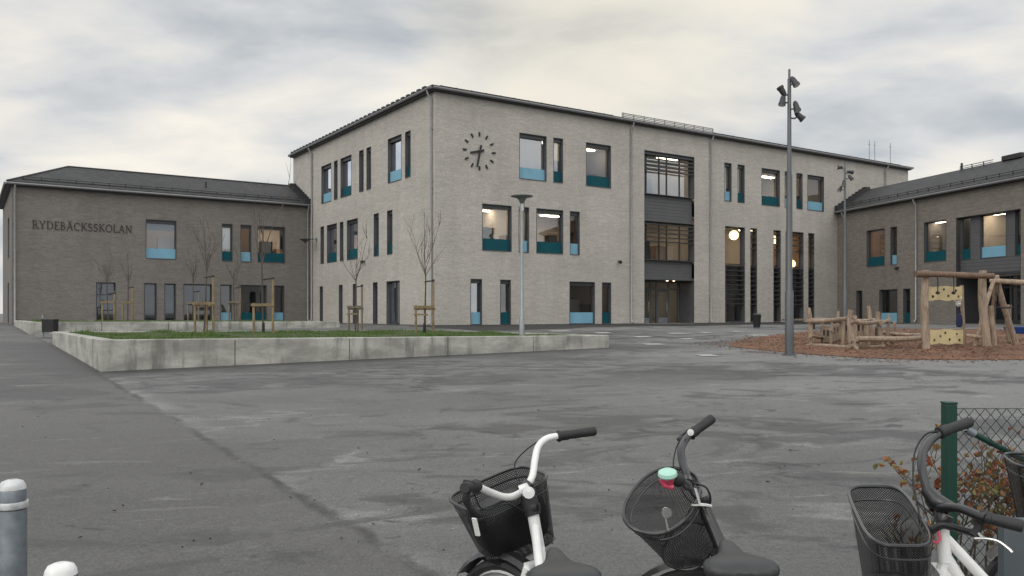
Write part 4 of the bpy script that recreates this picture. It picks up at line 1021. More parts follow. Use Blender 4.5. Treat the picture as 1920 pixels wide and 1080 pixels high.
# ------------------------------------------------------------------ lamps, masts, bins, bench
def street_lamp(px, D, base_z, top_z):
    X = (px - CXP) / FPX * D
    t = thing('street_lamp', (X, D, base_z), 'light grey street lamp with a flat disc shade, rising from the planter end', 'street lamp')
    H = top_z - base_z
    m_ = MB(); m_.lathe([(.0, -.1), (.075, -.1), (.075, .55), (.052, .62), (.045, H - .45), (.0, H - .45)], (0, 0, 0), 14); m_.build('pole', M['lamp_post'], t)
    m_ = MB(); m_.lathe([(.0, H - .47), (.055, H - .47), (.062, H - .40), (.062, H - .27), (.03, H - .25), (0, H - .25)], (0, 0, 0), 14); m_.build('lamp_glass', M['lamp_glass'], t)
    m_ = MB(); m_.lathe([(.0, H - .25), (.05, H - .25), (.085, H - .17), (.13, H - .11), (.22, H - .075), (.315, H - .055), (.32, H - .035), (.16, H - .01), (.0, H)], (0, 0, 0), 28); m_.build('lamp_shade', M['lamp_shade'], t)
    m_ = MB()
    for k in range(3):
        a_ = 2.1 * k; m_.tube([(.065 * math.cos(a_), .065 * math.sin(a_), H - .46), (.068 * math.cos(a_), .068 * math.sin(a_), H - .3), (.075 * math.cos(a_), .075 * math.sin(a_), H - .18)], .007, 5)
    m_.build('shade_bracket', M['mast'], t)
street_lamp(978.5, 23.6, ztop(12.6, 1) - .05, EYE + (HYP - 365) / FPX * 23.6)

def mast(px, D, topy, label, rbase, heads):
    X = (px - CXP) / FPX * D; z0_ = gz(D); H = EYE + (HYP - topy) / FPX * D - z0_
    t = thing('floodlight_mast', (X, D, z0_), label, 'floodlight mast', 'floodlight masts in the school yard')
    m_ = MB(); m_.lathe([(0, -.05), (rbase, -.05), (rbase, H * .22), (rbase * .72, H * .23), (rbase * .66, H * .62), (rbase * .5, H * .64), (rbase * .42, H - .25), (rbase * .28, H - .22), (rbase * .25, H), (0, H)], (0, 0, 0), 16)
    m_.lathe([(0, 0), (rbase * 1.5, 0), (rbase * 1.5, .03), (0, .03)], (0, 0, 0), 16); m_.build('pole', M['mast'], t)
    for (dz, ax, ay, tx, ty, tz) in heads:
        aim = Vector((tx, ty, tz)).normalized(); c = Vector((ax, ay, H - dz))
        m_ = MB()
        m_.lathe([(0, -.13), (.04, -.13), (.068, -.06), (.080, .09), (.092, .10), (.092, .155), (.0, .155)], c, 16, axis=aim)
        f = m_.build('floodlight', M['flood'], t)
        b_ = MB(); b_.tube([(0, 0, H - dz - .06), (ax * .55, ay * .55, H - dz - .07), c], .022, 6); b_.build('bracket', M['mast'], f)
        l_ = MB(); l_.lathe([(0, .156), (.076, .156), (.076, .160), (0, .161)], c, 16, axis=aim); l_.build('lens', M['lamp_glass'], f)
heads = [(.34, .07, -.14, .35, -.4, -.85), (.60, -.19, -.06, -.45, .1, .8), (.80, -.19, -.06, -.2, -.15, -.95), (.97, .14, -.10, .15, -.3, -.9), (1.20, .25, .0, .7, -.1, -.7)]
mast(1480, 21.4, 130, 'tall grey floodlight mast with five spotlights by the mulch edge', .112, heads)
heads2 = [(.26, -.22, 0, -.95, -.1, -.1), (.46, .22, 0, .9, .2, -.1), (.70, .25, 0, .5, -.3, -.8), (.95, -.08, -.1, -.2, -.4, -.9), (1.2, -.20, 0, -.5, -.3, -.8)]
mast(1584, 37.0, 303, 'slim distant floodlight mast before the inner corner of the right wing', .10, heads2)

def bin_post(px, py, D, label):
    X = (px - CXP) / FPX * D; z = gz(D)
    t = thing('litter_bin', (X, D, z), label, 'litter bin', 'black litter bins')
    m_ = MB(); m_.tube([(-.25, .0, -.05), (-.25, 0, .82)], .035, 10); m_.build('post', M['galv'], t)
    m_ = MB(); m_.loft([[(-.19, -.16, .20), (.23, -.16, .20), (.23, .16, .20), (-.19, .16, .20)], [(-.2, -.17, .62), (.24, -.17, .62), (.24, .17, .62), (-.2, .17, .62)]]); m_.box((-.21, -.18, .62), (.25, .18, .67)); m_.box((-.25, -.03, .4), (-.19, .03, .5)); m_.build('container', M['black'], t, smooth=False, bevel=.012)
bin_post(93, 0, 30.0, 'black litter bin on a galvanised post between the two planters')
X_, D_ = (1419 - CXP) / FPX * 37.5, 37.5
t = thing('litter_bin', (X_, D_, gz(D_)), 'black litter bin standing before the tall louvred windows', 'litter bin', 'black litter bins')
m_ = MB(); m_.lathe([(0, .06), (.15, .06), (.19, .6), (.2, .62), (.15, .68), (0, .7)], (0, 0, 0), 16); m_.build('container', M['black'], t); m_ = MB(); m_.lathe([(0, 0), (.11, 0), (.11, .07), (0, .07)], (0, 0, 0), 12); m_.build('foot', M['galv'], t)

X_, D_ = (1500 - CXP) / FPX * 37, 37.0
t = thing('bench', (X_, D_, gz(D_)), 'pale slab bench by the wall, right of the floodlight mast', 'bench')
m_ = MB(); m_.box((-.75, -.22, .38), (.75, .22, .46)); m_.build('seat', M['stake_grey'], t, smooth=False, bevel=.01)
for s_ in (-.55, .55):
    m_ = MB(); m_.box((s_ - .06, -.18, 0), (s_ + .06, .18, .378)); m_.build('leg', M['black'], t, smooth=False)

# ------------------------------------------------------------------ playground
LOGR = random.Random(91)
def log(mb, p, q, r, n=9, wob=.25, seg=7, mi=0, taper=.9):
    p = Vector(p); q = Vector(q); d_ = q - p; pts = []; rs = []
    o1 = d_.orthogonal().normalized(); o2 = d_.normalized().cross(o1)
    ph = LOGR.uniform(0, 6)
    for k in range(seg + 1):
        t = k / seg; a_ = wob * r * math.sin(ph + 3.1 * t); b_ = wob * r * math.sin(ph * 2 + 4.3 * t)
        pts.append(p + d_ * t + o1 * a_ + o2 * b_); rs.append(r * (1 + (taper - 1) * t) * (1 + LOGR.uniform(-.07, .07)))
    mb.tube(pts, rs, n, mi)
def gp(px, D, h=0): return Vector(((px - CXP) / FPX * D, D, gz(D) + h))
def hp(px, py, D): return W(px, py, D)
def log_part(parent, name, p, q, r, mat='log', off=None, **kw):
    m_ = MB(); log(m_, p, q, r, **kw); return m_.build(name, M[mat], parent, off)

# timber climbing enclosure
o_ = gp(1597, 22.4)
t = thing('log_climber', o_, 'low weathered log climbing enclosure with rails at the left of the mulch', 'climber')
posts = {'a': (1519, 24.4, 577, .075), 'b': (1597, 22.4, 581, .095), 'c': (1649, 23.4, 584, .075), 'd': (1574, 26.2, 583, .06), 'e': (1630, 26.6, 573, .07), 'f': (1644, 25.4, 586, .06), 'g': (1541, 25.4, 602, .05), 'h': (1559, 24.6, 604, .045), 'i': (1581, 23.2, 601, .05), 'j': (1614, 23.0, 603, .045), 'k': (1631, 23.6, 602, .05), 'l': (1664, 24.2, 590, .055)}
PT = {}
for k, (px, D, top, r) in posts.items():
    b_ = gp(px, D, -.2); tp = hp(px, top, D); tp.x += LOGR.uniform(-.04, .04)
    log_part(t, 'post', b_, tp, r, off=o_, taper=.78, wob=.45); PT[k] = (px, D)
def rail(parent, a_, b_, ya, yb, r, o, mat='log', name='rail', ext=.12):
    p = hp(PT[a_][0], ya, PT[a_][1]); q = hp(PT[b_][0], yb, PT[b_][1]); d_ = (q - p).normalized() * ext
    off_ = Vector((0, -.07, 0)); log_part(parent, name, p - d_ + off_, q + d_ + off_, r, mat, o, wob=.6)
rail(t, 'a', 'b', 603, 597, .065, o_); rail(t, 'b', 'c', 602, 604, .06, o_); rail(t, 'a', 'd', 601, 600, .05, o_); rail(t, 'd', 'e', 600, 599, .045, o_); rail(t, 'e', 'c', 600, 604, .05, o_)
rail(t, 'a', 'b', 648, 652, .06, o_); rail(t, 'b', 'c', 650, 649, .06, o_); rail(t, 'b', 'c', 638, 636, .055, o_); rail(t, 'a', 'g', 632, 631, .05, o_); rail(t, 'c', 'l', 606, 603, .05, o_); rail(t, 'g', 'h', 618, 620, .035, o_)
for (pa, pb, z0_, z1_) in (('g', 'h', .16, .62), ('h', 'd', .16, .66), ('d', 'e', .12, .70), ('f', 'c', .18, .62)):
    A = gp(*PT[pa]); B_ = gp(*PT[pb]); d_ = B_ - A; nbd = 5; nrm_ = Vector((d_.y, -d_.x, 0)).normalized() * .02
    m_ = MB()
    for k in range(nbd):      # upright boards with two cut-out squares left between short pieces
        s_, e_ = A + d_ * (k / nbd + .015), A + d_ * ((k + 1) / nbd - .015)
        hole = k in (1, 3)
        for zz0, zz1 in (((z0_, z1_ - .30), (z1_ - .10, z1_)) if hole else ((z0_, z1_ + LOGR.uniform(-.03, .03)),)):
            vs = [s_ + Vector((0, 0, zz0)) - nrm_, e_ + Vector((0, 0, zz0)) - nrm_, e_ + Vector((0, 0, zz0)) + nrm_, s_ + Vector((0, 0, zz0)) + nrm_]
            m_.loft([vs, [v_ + Vector((0, 0, zz1 - zz0)) for v_ in vs]])
    m_.build('board_panel', M['log'], t, o_, smooth=False)
    m_ = MB(); bk = Vector((0, .10, 0)); q_ = [A + bk - nrm_ * .5, B_ + bk - nrm_ * .5, B_ + bk + nrm_ * .5, A + bk + nrm_ * .5]
    m_.loft([[v_ + Vector((0, 0, z0_ + .1)) for v_ in q_], [v_ + Vector((0, 0, z1_ - .06)) for v_ in q_]]); m_.build('dark_backing', M['black'], t, o_, smooth=False)  # black sheet added behind the cut-outs so they look shaded
# balance beams
o2 = gp(1668, 22.7); t = thing('balance_beam', o2, 'long low log balance beam in front, between enclosure and climbing boards', 'balance beam', 'log balance beams')
log_part(t, 'beam', hp(1600, 636, 22.5), hp(1742, 632, 22.9), .075, off=o2, wob=.5)
for px in (1607, 1736): log_part(t, 'post', gp(px, 22.72, -.2), gp(px, 22.72, .42), .07, off=o2)
o2 = gp(1705, 25.2); t = thing('balance_beam', o2, 'thinner log balance beam behind the long low one', 'balance beam', 'log balance beams')
log_part(t, 'beam', hp(1655, 625, 25.0), hp(1752, 628, 24.2), .055, off=o2, wob=.5)
for px, D in ((1677, 24.9), (1738, 24.5)): log_part(t, 'post', gp(px, D, -.2), gp(px, D, .75 if px < 1700 else .3), .06, off=o2)

# tall frame with two yellow climbing boards
o3 = gp(1736, 22.5); t = thing('log_climber', o3, 'tall log frame with two pale yellow climbing boards under a cross log', 'climber')
log_part(t, 'post', gp(1735, 22.4, -.25), hp(1735, 506, 22.4), .105, off=o3, taper=.9, wob=.35, n=12)
log_part(t, 'post', gp(1848, 23.3, -.25), hp(1845, 507, 23.3), .125, off=o3, taper=.82, wob=.35, n=12)
log_part(t, 'post', gp(1806, 24.0, -.25), hp(1804, 535, 24.0), .06, off=o3, wob=.3)
log_part(t, 'cross_beam', hp(1716, 514, 22.15), hp(1863, 516, 23.05), .085, 'log_dark', off=o3, wob=.35, n=11)
def climb_board(px0, px1, y0, y1, Da, Db, seed):
    rnd = random.Random(seed); n = 26; top = []; bot = []
    for k in range(n + 1):
        s_ = k / n; D = Da + (Db - Da) * s_; px = px0 + (px1 - px0) * s_
        top.append(hp(px, y0 + .9 * math.sin(9.4 * s_) + rnd.uniform(-.25, .25), D)); bot.append(hp(px, y1 + 1.2 * math.sin(12.5 * s_ + 1) + rnd.uniform(-.25, .25), D))
    m_ = MB(); th = Vector((0, .04, 0)); loop = top + bot[::-1]
    m_.mesh(loop + [p + th for p in loop], [(k, k + 1, 2 * n - k, 2 * n + 1 - k) for k in range(n)] + [(len(loop) + k + 1, len(loop) + k, len(loop) + 2 * n + 1 - k, len(loop) + 2 * n - k) for k in range(n)] + [(k, (k + 1) % len(loop), len(loop) + (k + 1) % len(loop), len(loop) + k) for k in range(len(loop))])
    b_ = m_.build('climbing_board', M['yellow_board'], t, o3, smooth=False)
    for fx, fy in ((.12, .72), (.45, .22), (.58, .68), (.88, .72), (.30, .45), (.80, .3)):
        D = Da + (Db - Da) * fx; c = hp(px0 + (px1 - px0) * fx, y0 + (y1 - y0) * fy, D); m_ = MB(); r_ = rnd.uniform(.028, .042)
        m_.lathe([(0, -.03), (r_ * .6, -.03), (r_, -.012), (r_, .0), (0, .0)], c, 10, axis=(0, 1, 0)); m_.build('climbing_hold', M['black'] if rnd.random() < .7 else M['log_dark'], b_, o3)
climb_board(1741, 1804, 537, 563, 22.6, 23.7, 4); climb_board(1744, 1806, 618, 645, 22.6, 23.7, 9)
for px, D in ((1758, 22.5), (1788, 22.75)):
    m_ = MB(); a_ = hp(px, 518, D); b_ = hp(px, 549, D - .1); m_.tube([a_, (a_ + b_) / 2 + Vector((.01, 0, 0)), b_], .014, 6); m_.lathe([(0, -.05), (.05, -.03), (.05, .03), (0, .05)], b_, 10); m_.build('rope', M['black'], t, o3)
# objects hung on the frame
c = hp(1795, 562, 23.75); b_ = thing('cloth_bundle', c, 'crumpled white cloth tied to the frame beside the upper yellow board', 'cloth')
m_ = MB(); rnd = random.Random(2)
for k in range(4): m_.lathe([(.0, -.09), (.05, -.06), (.075, 0), (.04, .06), (0, .09)], (rnd.uniform(-.05, .05), -.03, rnd.uniform(-.2, .06)), 9, axis=(rnd.uniform(-1, 1), 0, 1))
m_.build('cloth', M['white_cloth'], b_)
c = hp(1797, 600, 23.75); b_ = thing('fabric_bag', c, 'navy fabric bag hanging between the yellow boards', 'bag')
m_ = MB(); m_.loft([[(x_ * s_, y_ * s_ * .6 - .05, z_) for x_, y_ in ((-.1, -.08), (.1, -.08), (.12, .08), (-.12, .08))] for z_, s_ in ((-.22, .8), (-.12, 1.05), (.08, .95), (.2, .5))]); m_.build('body', M['navy'], b_, subsurf=1)
m_ = MB(); m_.tube([(-.05, -.05, .19), (0, -.05, .36), (.05, -.05, .19)], .012, 5); m_.build('strap', M['navy'], b_)

# swing frame at the right edge
o4 = gp(1866, 24.2); t = thing('swing_set', o4, 'log swing frame with splayed legs at the right edge of the mulch', 'swing')
ap = hp(1867, 524, 24.0)
log_part(t, 'leg', gp(1822, 23.5, -.1), ap + Vector((0, 0, .06)), .06, off=o4, wob=.4)
log_part(t, 'leg', gp(1908, 24.4, -.1), ap + Vector((.02, .03, .1)), .085, off=o4, wob=.35)
log_part(t, 'leg', gp(1862, 25.2, -.1), ap + Vector((0, .06, .03)), .065, off=o4, wob=.4)
end = hp(2060, 545, 22.6)
log_part(t, 'cross_beam', ap + Vector((-.15, .05, .0)), end, .075, off=o4, wob=.4, n=11)
log_part(t, 'leg', gp(2030, 22.4, -.1), end + Vector((-.05, 0, .06)), .08, off=o4); log_part(t, 'leg', gp(2090, 23.0, -.1), end + Vector((-.05, 0, .06)), .08, off=o4)
for px in (1885, 1945, 1985):
    a_ = ap + (end - ap) * ((px - 1867) / 200); m_ = MB()
    for s_ in (-.16, .16): m_.tube([a_ + Vector((s_ * .95, s_ * -.18, 0)), a_ + Vector((s_, s_ * -.18, -.75 if px == 1885 else -1.35))], .010, 5)
    c = a_ + Vector((0, 0, -.76 if px == 1885 else -1.36)); m_.build('chain', M['black'], t, o4)
    m_ = MB(); m_.loft([[c + Vector((x_, y_, z_)) for x_, y_ in ((-.2, -.09), (.2, -.09), (.2, .09), (-.2, .09))] for z_ in (-.05, .0)]); m_.build('swing_seat', M['rubber'], t, o4, bevel=.015)
o5 = gp(1862, 23.6); t = thing('log_post', o5, 'short upright log at the foot of the tall frame', 'log post', 'short log posts by the swing')
log_part(t, 'trunk', gp(1862, 23.6, -.1), hp(1860, 573, 23.6), .085, off=o5, n=11)
o5 = gp(1893, 24.9); t = thing('log_post', o5, 'short upright log between the swing legs', 'log post', 'short log posts by the swing')
log_part(t, 'trunk', gp(1894, 24.9, -.1), hp(1891, 571, 24.9), .085, off=o5, n=11)
t = thing('climbing_rope', o5, 'dark rope slung from the swing leg to the short log', 'rope')
m_ = MB(); m_.tube(spline([hp(1866, 566, 24.2), hp(1878, 580, 24.5), hp(1894, 592, 24.8)], 5), .018, 6); m_.build('rope', M['black'], t, o5)
o5 = gp(1840, 23.0, .08); t = thing('fallen_log', o5, 'pale log lying low between the frame posts', 'log'); log_part(t, 'trunk', hp(1812, 628, 23.6), hp(1842, 633, 23.4), .05, off=o5)
D_ = 31.0; o5 = gp(1925, D_); t = thing('sandbox', o5, 'dark blue plastic sandbox at the right edge behind the swing', 'sandbox')
m_ = MB(); m_.lathe([(0, .0), (.62, .0), (.75, .30), (.78, .34), (.70, .34), (.60, .12), (0, .12)], (0, 0, 0), 20); m_.build('tray', M['blue_plastic'], t)
m_ = MB(); m_.lathe([(0, .05), (.66, .07), (.66, .20), (0, .20)], (0, 0, 0), 20); m_.build('sand', M['mulch'], t)

# ------------------------------------------------------------------ bollards
def bollard(px, topy, D, r, label, cap='zinc_light', ring=True):
    X = (px - CXP) / FPX * D; z0_ = gz(D); H = EYE + (HYP - topy) / FPX * D - z0_
    t = thing('bollard', (X, D, z0_), label, 'bollard', 'galvanised steel bollards')
    m_ = MB(); m_.lathe([(0, -.1), (r, -.1), (r, H - .122), (r * .9, H - .118), (0, H - .118)], (0, 0, 0), 28); m_.build('post', M['galv'], t)
    m_ = MB(); m_.lathe([(0, H - .116), (r * 1.06, H - .116), (r * 1.10, H - .110), (r * 1.10, H - .094), (r * 1.06, H - .088), (0, H - .088)], (0, 0, 0), 28); m_.build('ring', M['zinc_light'], t)
    m_ = MB(); m_.lathe([(0, H - .087), (r * .97, H - .087), (r * .97, H - .045), (r * .94, H - .040), (0, H - .040)], (0, 0, 0), 28); m_.build('collar', M['galv'], t)
    m_ = MB(); m_.lathe([(0, H - .039), (r * .96, H - .039), (r * .90, H - .022), (r * .74, H - .008), (r * .42, H - .001), (r * .2, H), (r * .17, H - .008), (0, H - .008)], (0, 0, 0), 28); m_.build('cap', M[cap], t)
bollard(23, 899, 3.4, .0535, 'tall grey steel bollard at the left edge with ring below its domed cap')
bollard(114, 1055, 2.75, .0535, 'lower bollard right of the tall one, only its white cap showing', 'white_paint')

# ------------------------------------------------------------------ fence and hedge
FD = 4.42
o_ = gp(1780, FD); t = thing('chain_link_fence', o_, 'dark green chain link fence behind the bicycles at right', 'fence')
x0_ = (1779.5 - CXP) / FPX * FD; zt = EYE + (HYP - 757) / FPX * FD
FX1 = 5.2
for xx in (x0_, x0_ + 2.5):
    m_ = MB(); m_.box((xx - .03, FD - .03, gz(FD) - .1), (xx + .03, FD + .03, zt)); m_.box((xx - .033, FD - .033, zt), (xx + .033, FD + .033, zt + .012)); m_.build('post', M['green_steel'], t, o_, smooth=False, bevel=.005)
m_ = MB(); p = hp(1812, 806, FD + .03); q = Vector((x0_ + 1.5, FD + .55, gz(FD) + .02)); q = p + (hp(1920, 862, FD + .08) - p) * 3.2
m_.tube([p, q], .017, 10); m_.build('brace', M['green_steel'], t, o_)
m_ = MB(); m_.lathe([(0, 0), (.021, 0), (.021, .05), (0, .05)], p, 10, axis=q - p); m_.bar(p, p + Vector((-.10, -.03, .01)), .03, .006); m_.build('brace_clamp', M['galv'], t, o_)
m_ = MB(); cell = .058; ztp = zt - .03; zb_ = gz(FD) + .04; x = x0_ + .04; j = 0
while x < FX1:
    pts = []; k = 0; z = ztp
    while z > zb_:
        pts.append((x + (cell / 2 if (k + j) % 2 else 0) * (1 if True else 0), FD + .036 + (.003 if (k + j) % 2 else -.003), z)); z -= cell / 2 * 1.15; k += 1
    m_.tube(pts, .0024, 4, cap=False); x += cell / 2; j += 1
for z in (ztp, (ztp + zb_) / 2, zb_): m_.tube([(x0_, FD + .036, z), (FX1, FD + .036, z)], .002, 4)
m_.build('wire_mesh', M['green_wire'], t, o_)

def hedge_plant(x, y, H, label, seed, nleaf):
    rnd = random.Random(seed); t = thing('hedge_plant', (x, y, gz(y)), label, 'hedge plant', 'autumn hedge plants along the fence')
    st = MB(); lf_ = MB(); tips = []
    def grow(p, d_, L, r, dep):
        pts = [p]; q = p.copy()
        for k in range(5):
            d_ = (d_ + Vector((rnd.gauss(0, .16), rnd.gauss(0, .12), .12))).normalized(); q = q + d_ * L / 5; pts.append(q.copy())
            if dep: tips.append((q.copy(), d_.copy()))
            if dep < 2 and k > 0 and rnd.random() < .8:
                a_ = rnd.uniform(0, 6.28); grow(q.copy(), (d_ * .7 + Vector((math.cos(a_), math.sin(a_) * .7, .2))).normalized(), L * rnd.uniform(.3, .5), r * .55, dep + 1)
        tips.append((q.copy(), d_.copy()))
        st.tube(pts, [r * (1 - .7 * k / 5) for k in range(6)], 5)
    for k in range(7): grow(Vector((rnd.uniform(-.06, .06), rnd.uniform(-.05, .05), -.03)), Vector((rnd.gauss(0, .25), rnd.gauss(0, .15), 1)).normalized(), H * rnd.uniform(.7, 1), .008, 0)
    st.build('stem', M['bark'], t)
    for _ in range(nleaf):
        p, d_ = rnd.choice(tips)
        p = p + Vector((rnd.gauss(0, .02), rnd.gauss(0, .02), rnd.gauss(0, .015))); L = rnd.uniform(.02, .046)
        u_ = Vector((rnd.gauss(0, 1), rnd.gauss(0, .6), rnd.gauss(-.4, .7))).normalized(); s_ = u_.cross(Vector((rnd.gauss(0, .4), -1, rnd.gauss(0, .4)))).normalized() * L * .42; nb_ = u_.cross(s_).normalized() * L * .18
        a_, b_, c, e_ = p, p + u_ * L * .45, p + u_ * L * .85, p + u_ * L * 1.2
        i = len(lf_.v); lf_.mesh([a_, b_ - s_ + nb_, b_, b_ + s_ + nb_, c - s_ * .7 + nb_, c, c + s_ * .7 + nb_, e_], [(0, 2, 1), (0, 3, 2), (1, 2, 5, 4), (2, 3, 6, 5), (4, 5, 7), (5, 6, 7)])
    lf_.build('foliage', M['beech'], t)
HP = [(2.33, 4.74, .36, 'thin autumn shrub with few pale leaves left of the green post', 31, 18), (2.52, 4.66, .62, 'orange leaved beech plant just right of the green fence post', 32, 300), (2.78, 4.7, .56, 'beech plant with red and olive leaves behind the front bicycle grip', 33, 300),
      (3.05, 4.68, .56, 'beech plant at the right frame edge behind the black basket', 34, 260)]
for a_ in HP: hedge_plant(*a_)

# ------------------------------------------------------------------ bicycles
def wheel(parent, c, fwd, off, rad=.335, mat_rim='steel'):
    c = Vector(c); f = Vector(fwd).normalized(); up = Vector((0, 0, 1)); ax = f.cross(up)
    h = MB(); h.tube([c - ax * .045, c + ax * .045], .022, 10)
    hub = h.build('wheel', M['steel'], parent, off)
    def ring(r, rr, n=40, k=8):
        m_ = MB(); m_.tube([c + (f * math.cos(2 * math.pi * i / n) + up * math.sin(2 * math.pi * i / n)) * r for i in range(n)], rr, k, closed=True); return m_
    ring(rad - .018, .019).build('tyre', M['rubber'], hub, off); ring(rad - .042, .011, 40, 6).build('rim', M[mat_rim], hub, off)
    m_ = MB()
    for i in range(28):
        a_ = 2 * math.pi * i / 28; m_.tube([c + ax * (.03 if i % 2 else -.03), c + (f * math.cos(a_) + up * math.sin(a_)) * (rad - .045)], .0012, 3, cap=False)
    m_.build('spokes', M['steel'], hub, off)
def fender(parent, c, fwd, off, a0, a1, mat, rad=.365):
    c = Vector(c); f = Vector(fwd).normalized(); up = Vector((0, 0, 1)); ax = f.cross(up); loops = []
    n = 18
    for i in range(n + 1):
        a_ = R(a0 + (a1 - a0) * i / n); d_ = f * math.cos(a_) + up * math.sin(a_)
        loops.append([c + d_ * (rad + dz) + ax * w_ for w_, dz in ((-.030, -.014), (-.018, 0), (.018, 0), (.030, -.014), (.018, .003), (-.018, .003))])
    m_ = MB(); m_.loft(loops); m_.build('mudguard', M[mat], parent, off)
def saddle(parent, rear, nose, off, wide=.105, post_to=None, post_mat='steel'):
    rear = Vector(rear); nose = Vector(nose); f = (nose - rear); L = f.length; f.normalize(); sd = f.cross(Vector((0, 0, 1))).normalized(); up = sd.cross(f)
    prof = [(-.13, .50, .030, .0), (-.06, .92, .045, .008), (.10, 1.0, .052, .012), (.28, .92, .050, .008), (.46, .60, .044, 0), (.66, .36, .038, -.004), (.88, .27, .034, 0), (1.02, .20, .026, .004), (1.08, .08, .014, .004)]
    loops = []
    for t_, w_, th, dz in prof:
        c = rear + f * (t_ * L) + up * dz; hw = wide * w_; n = 14; lp = []
        for k in range(n):
            a_ = 2 * math.pi * k / n; cs, sn = math.cos(a_), math.sin(a_)
            y = hw * (abs(cs) ** .7) * (1 if cs > 0 else -1); z = th * .45 * sn if sn > 0 else th * 1.05 * sn
            dip = -.012 * (1 - min(1, abs(y) / (hw + 1e-6) * 1.6)) * max(0, 1 - abs(t_ - .05) * 3) if sn > 0 else 0
            lp.append(c + sd * y + up * (z + dip))
        loops.append(lp)
    m_ = MB(); m_.loft(loops); o = m_.build('saddle', M['saddle'], parent, off, subsurf=1)
    m_ = MB(); c = rear + f * L * .4 - up * .05
    for s_ in (-.022, .022): m_.tube([rear + f * L * .05 + sd * s_ * 2 - up * .04, c + sd * s_ - up * .02, nose - f * .04 + sd * s_ * .4 - up * .03], .0035, 5)
    for s_ in (-.05, .05): m_.lathe([(.022, 0), (.024, .01), (.018, .02), (.024, .03), (.018, .04), (.022, .05)], rear + f * L * .06 + sd * s_ - up * .10, 8)
    m_.build('saddle_rail', M['steel'], o, off)
    if post_to is not None:
        m_ = MB(); m_.tube([c, post_to], .0135, 10); m_.build('seat_post', M[post_mat], parent, off)
def cable(parent, pts, off, r=.0028): 
    m_ = MB(); m_.tube(spline(pts, 6), r, 5); m_.build('cable', M['black'], parent, off)
def oval_basket(parent, rim, bot, off, mat, ribs=True):
    """mesh walls from the rim loop down to the bottom loop; wire rim and ribs"""
    n = len(rim); m_ = MB(); rows = 8
    L = [0.0]
    for i in range(n): L.append(L[-1] + (rim[(i + 1) % n] - rim[i]).length)
    H = sum((rim[i] - bot[i]).length for i in range(n)) / n
    for j in range(rows):
        for i in range(n):
            i2 = (i + 1) % n; a_ = rim[i].lerp(bot[i], j / rows); b_ = rim[i2].lerp(bot[i2], j / rows); c = rim[i2].lerp(bot[i2], (j + 1) / rows); e_ = rim[i].lerp(bot[i], (j + 1) / rows)
            m_.face([a_, b_, c, e_], 0, [(L[i], H * j / rows), (L[i + 1], H * j / rows), (L[i + 1], H * (j + 1) / rows), (L[i], H * (j + 1) / rows)])
    cb = sum(bot, Vector()) / n; xa = (bot[n // 4] - cb).normalized(); ya = (bot[0] - cb).normalized()
    for i in range(n):
        tri = [cb, bot[i], bot[(i + 1) % n]]; m_.face(tri, 0, [((p - cb).dot(xa), (p - cb).dot(ya)) for p in tri])
    b = m_.build('basket', M[mat], parent, off)
    m_ = MB(); m_.tube(rim, .006, 8, closed=True); m_.tube(bot, .005, 6, closed=True); m_.tube([r_.lerp(q, .16) for r_, q in zip(rim, bot)], .0035, 6, closed=True)
    for i in range(0, n, max(1, n // 8)) if ribs else (): m_.tube([rim[i], bot[i]], .003, 5)
    m_.build('basket_wire', M['black_paint'], b, off)
    return b
def superloop(c, ax, ay, n=32, e=.5):
    out = []
    for k in range(n):
        a_ = 2 * math.pi * k / n; cs, sn = math.cos(a_), math.sin(a_)
        out.append(c + ax * (abs(cs) ** e * (1 if cs > 0 else -1)) + ay * (abs(sn) ** e * (1 if sn > 0 else -1)))
    return out

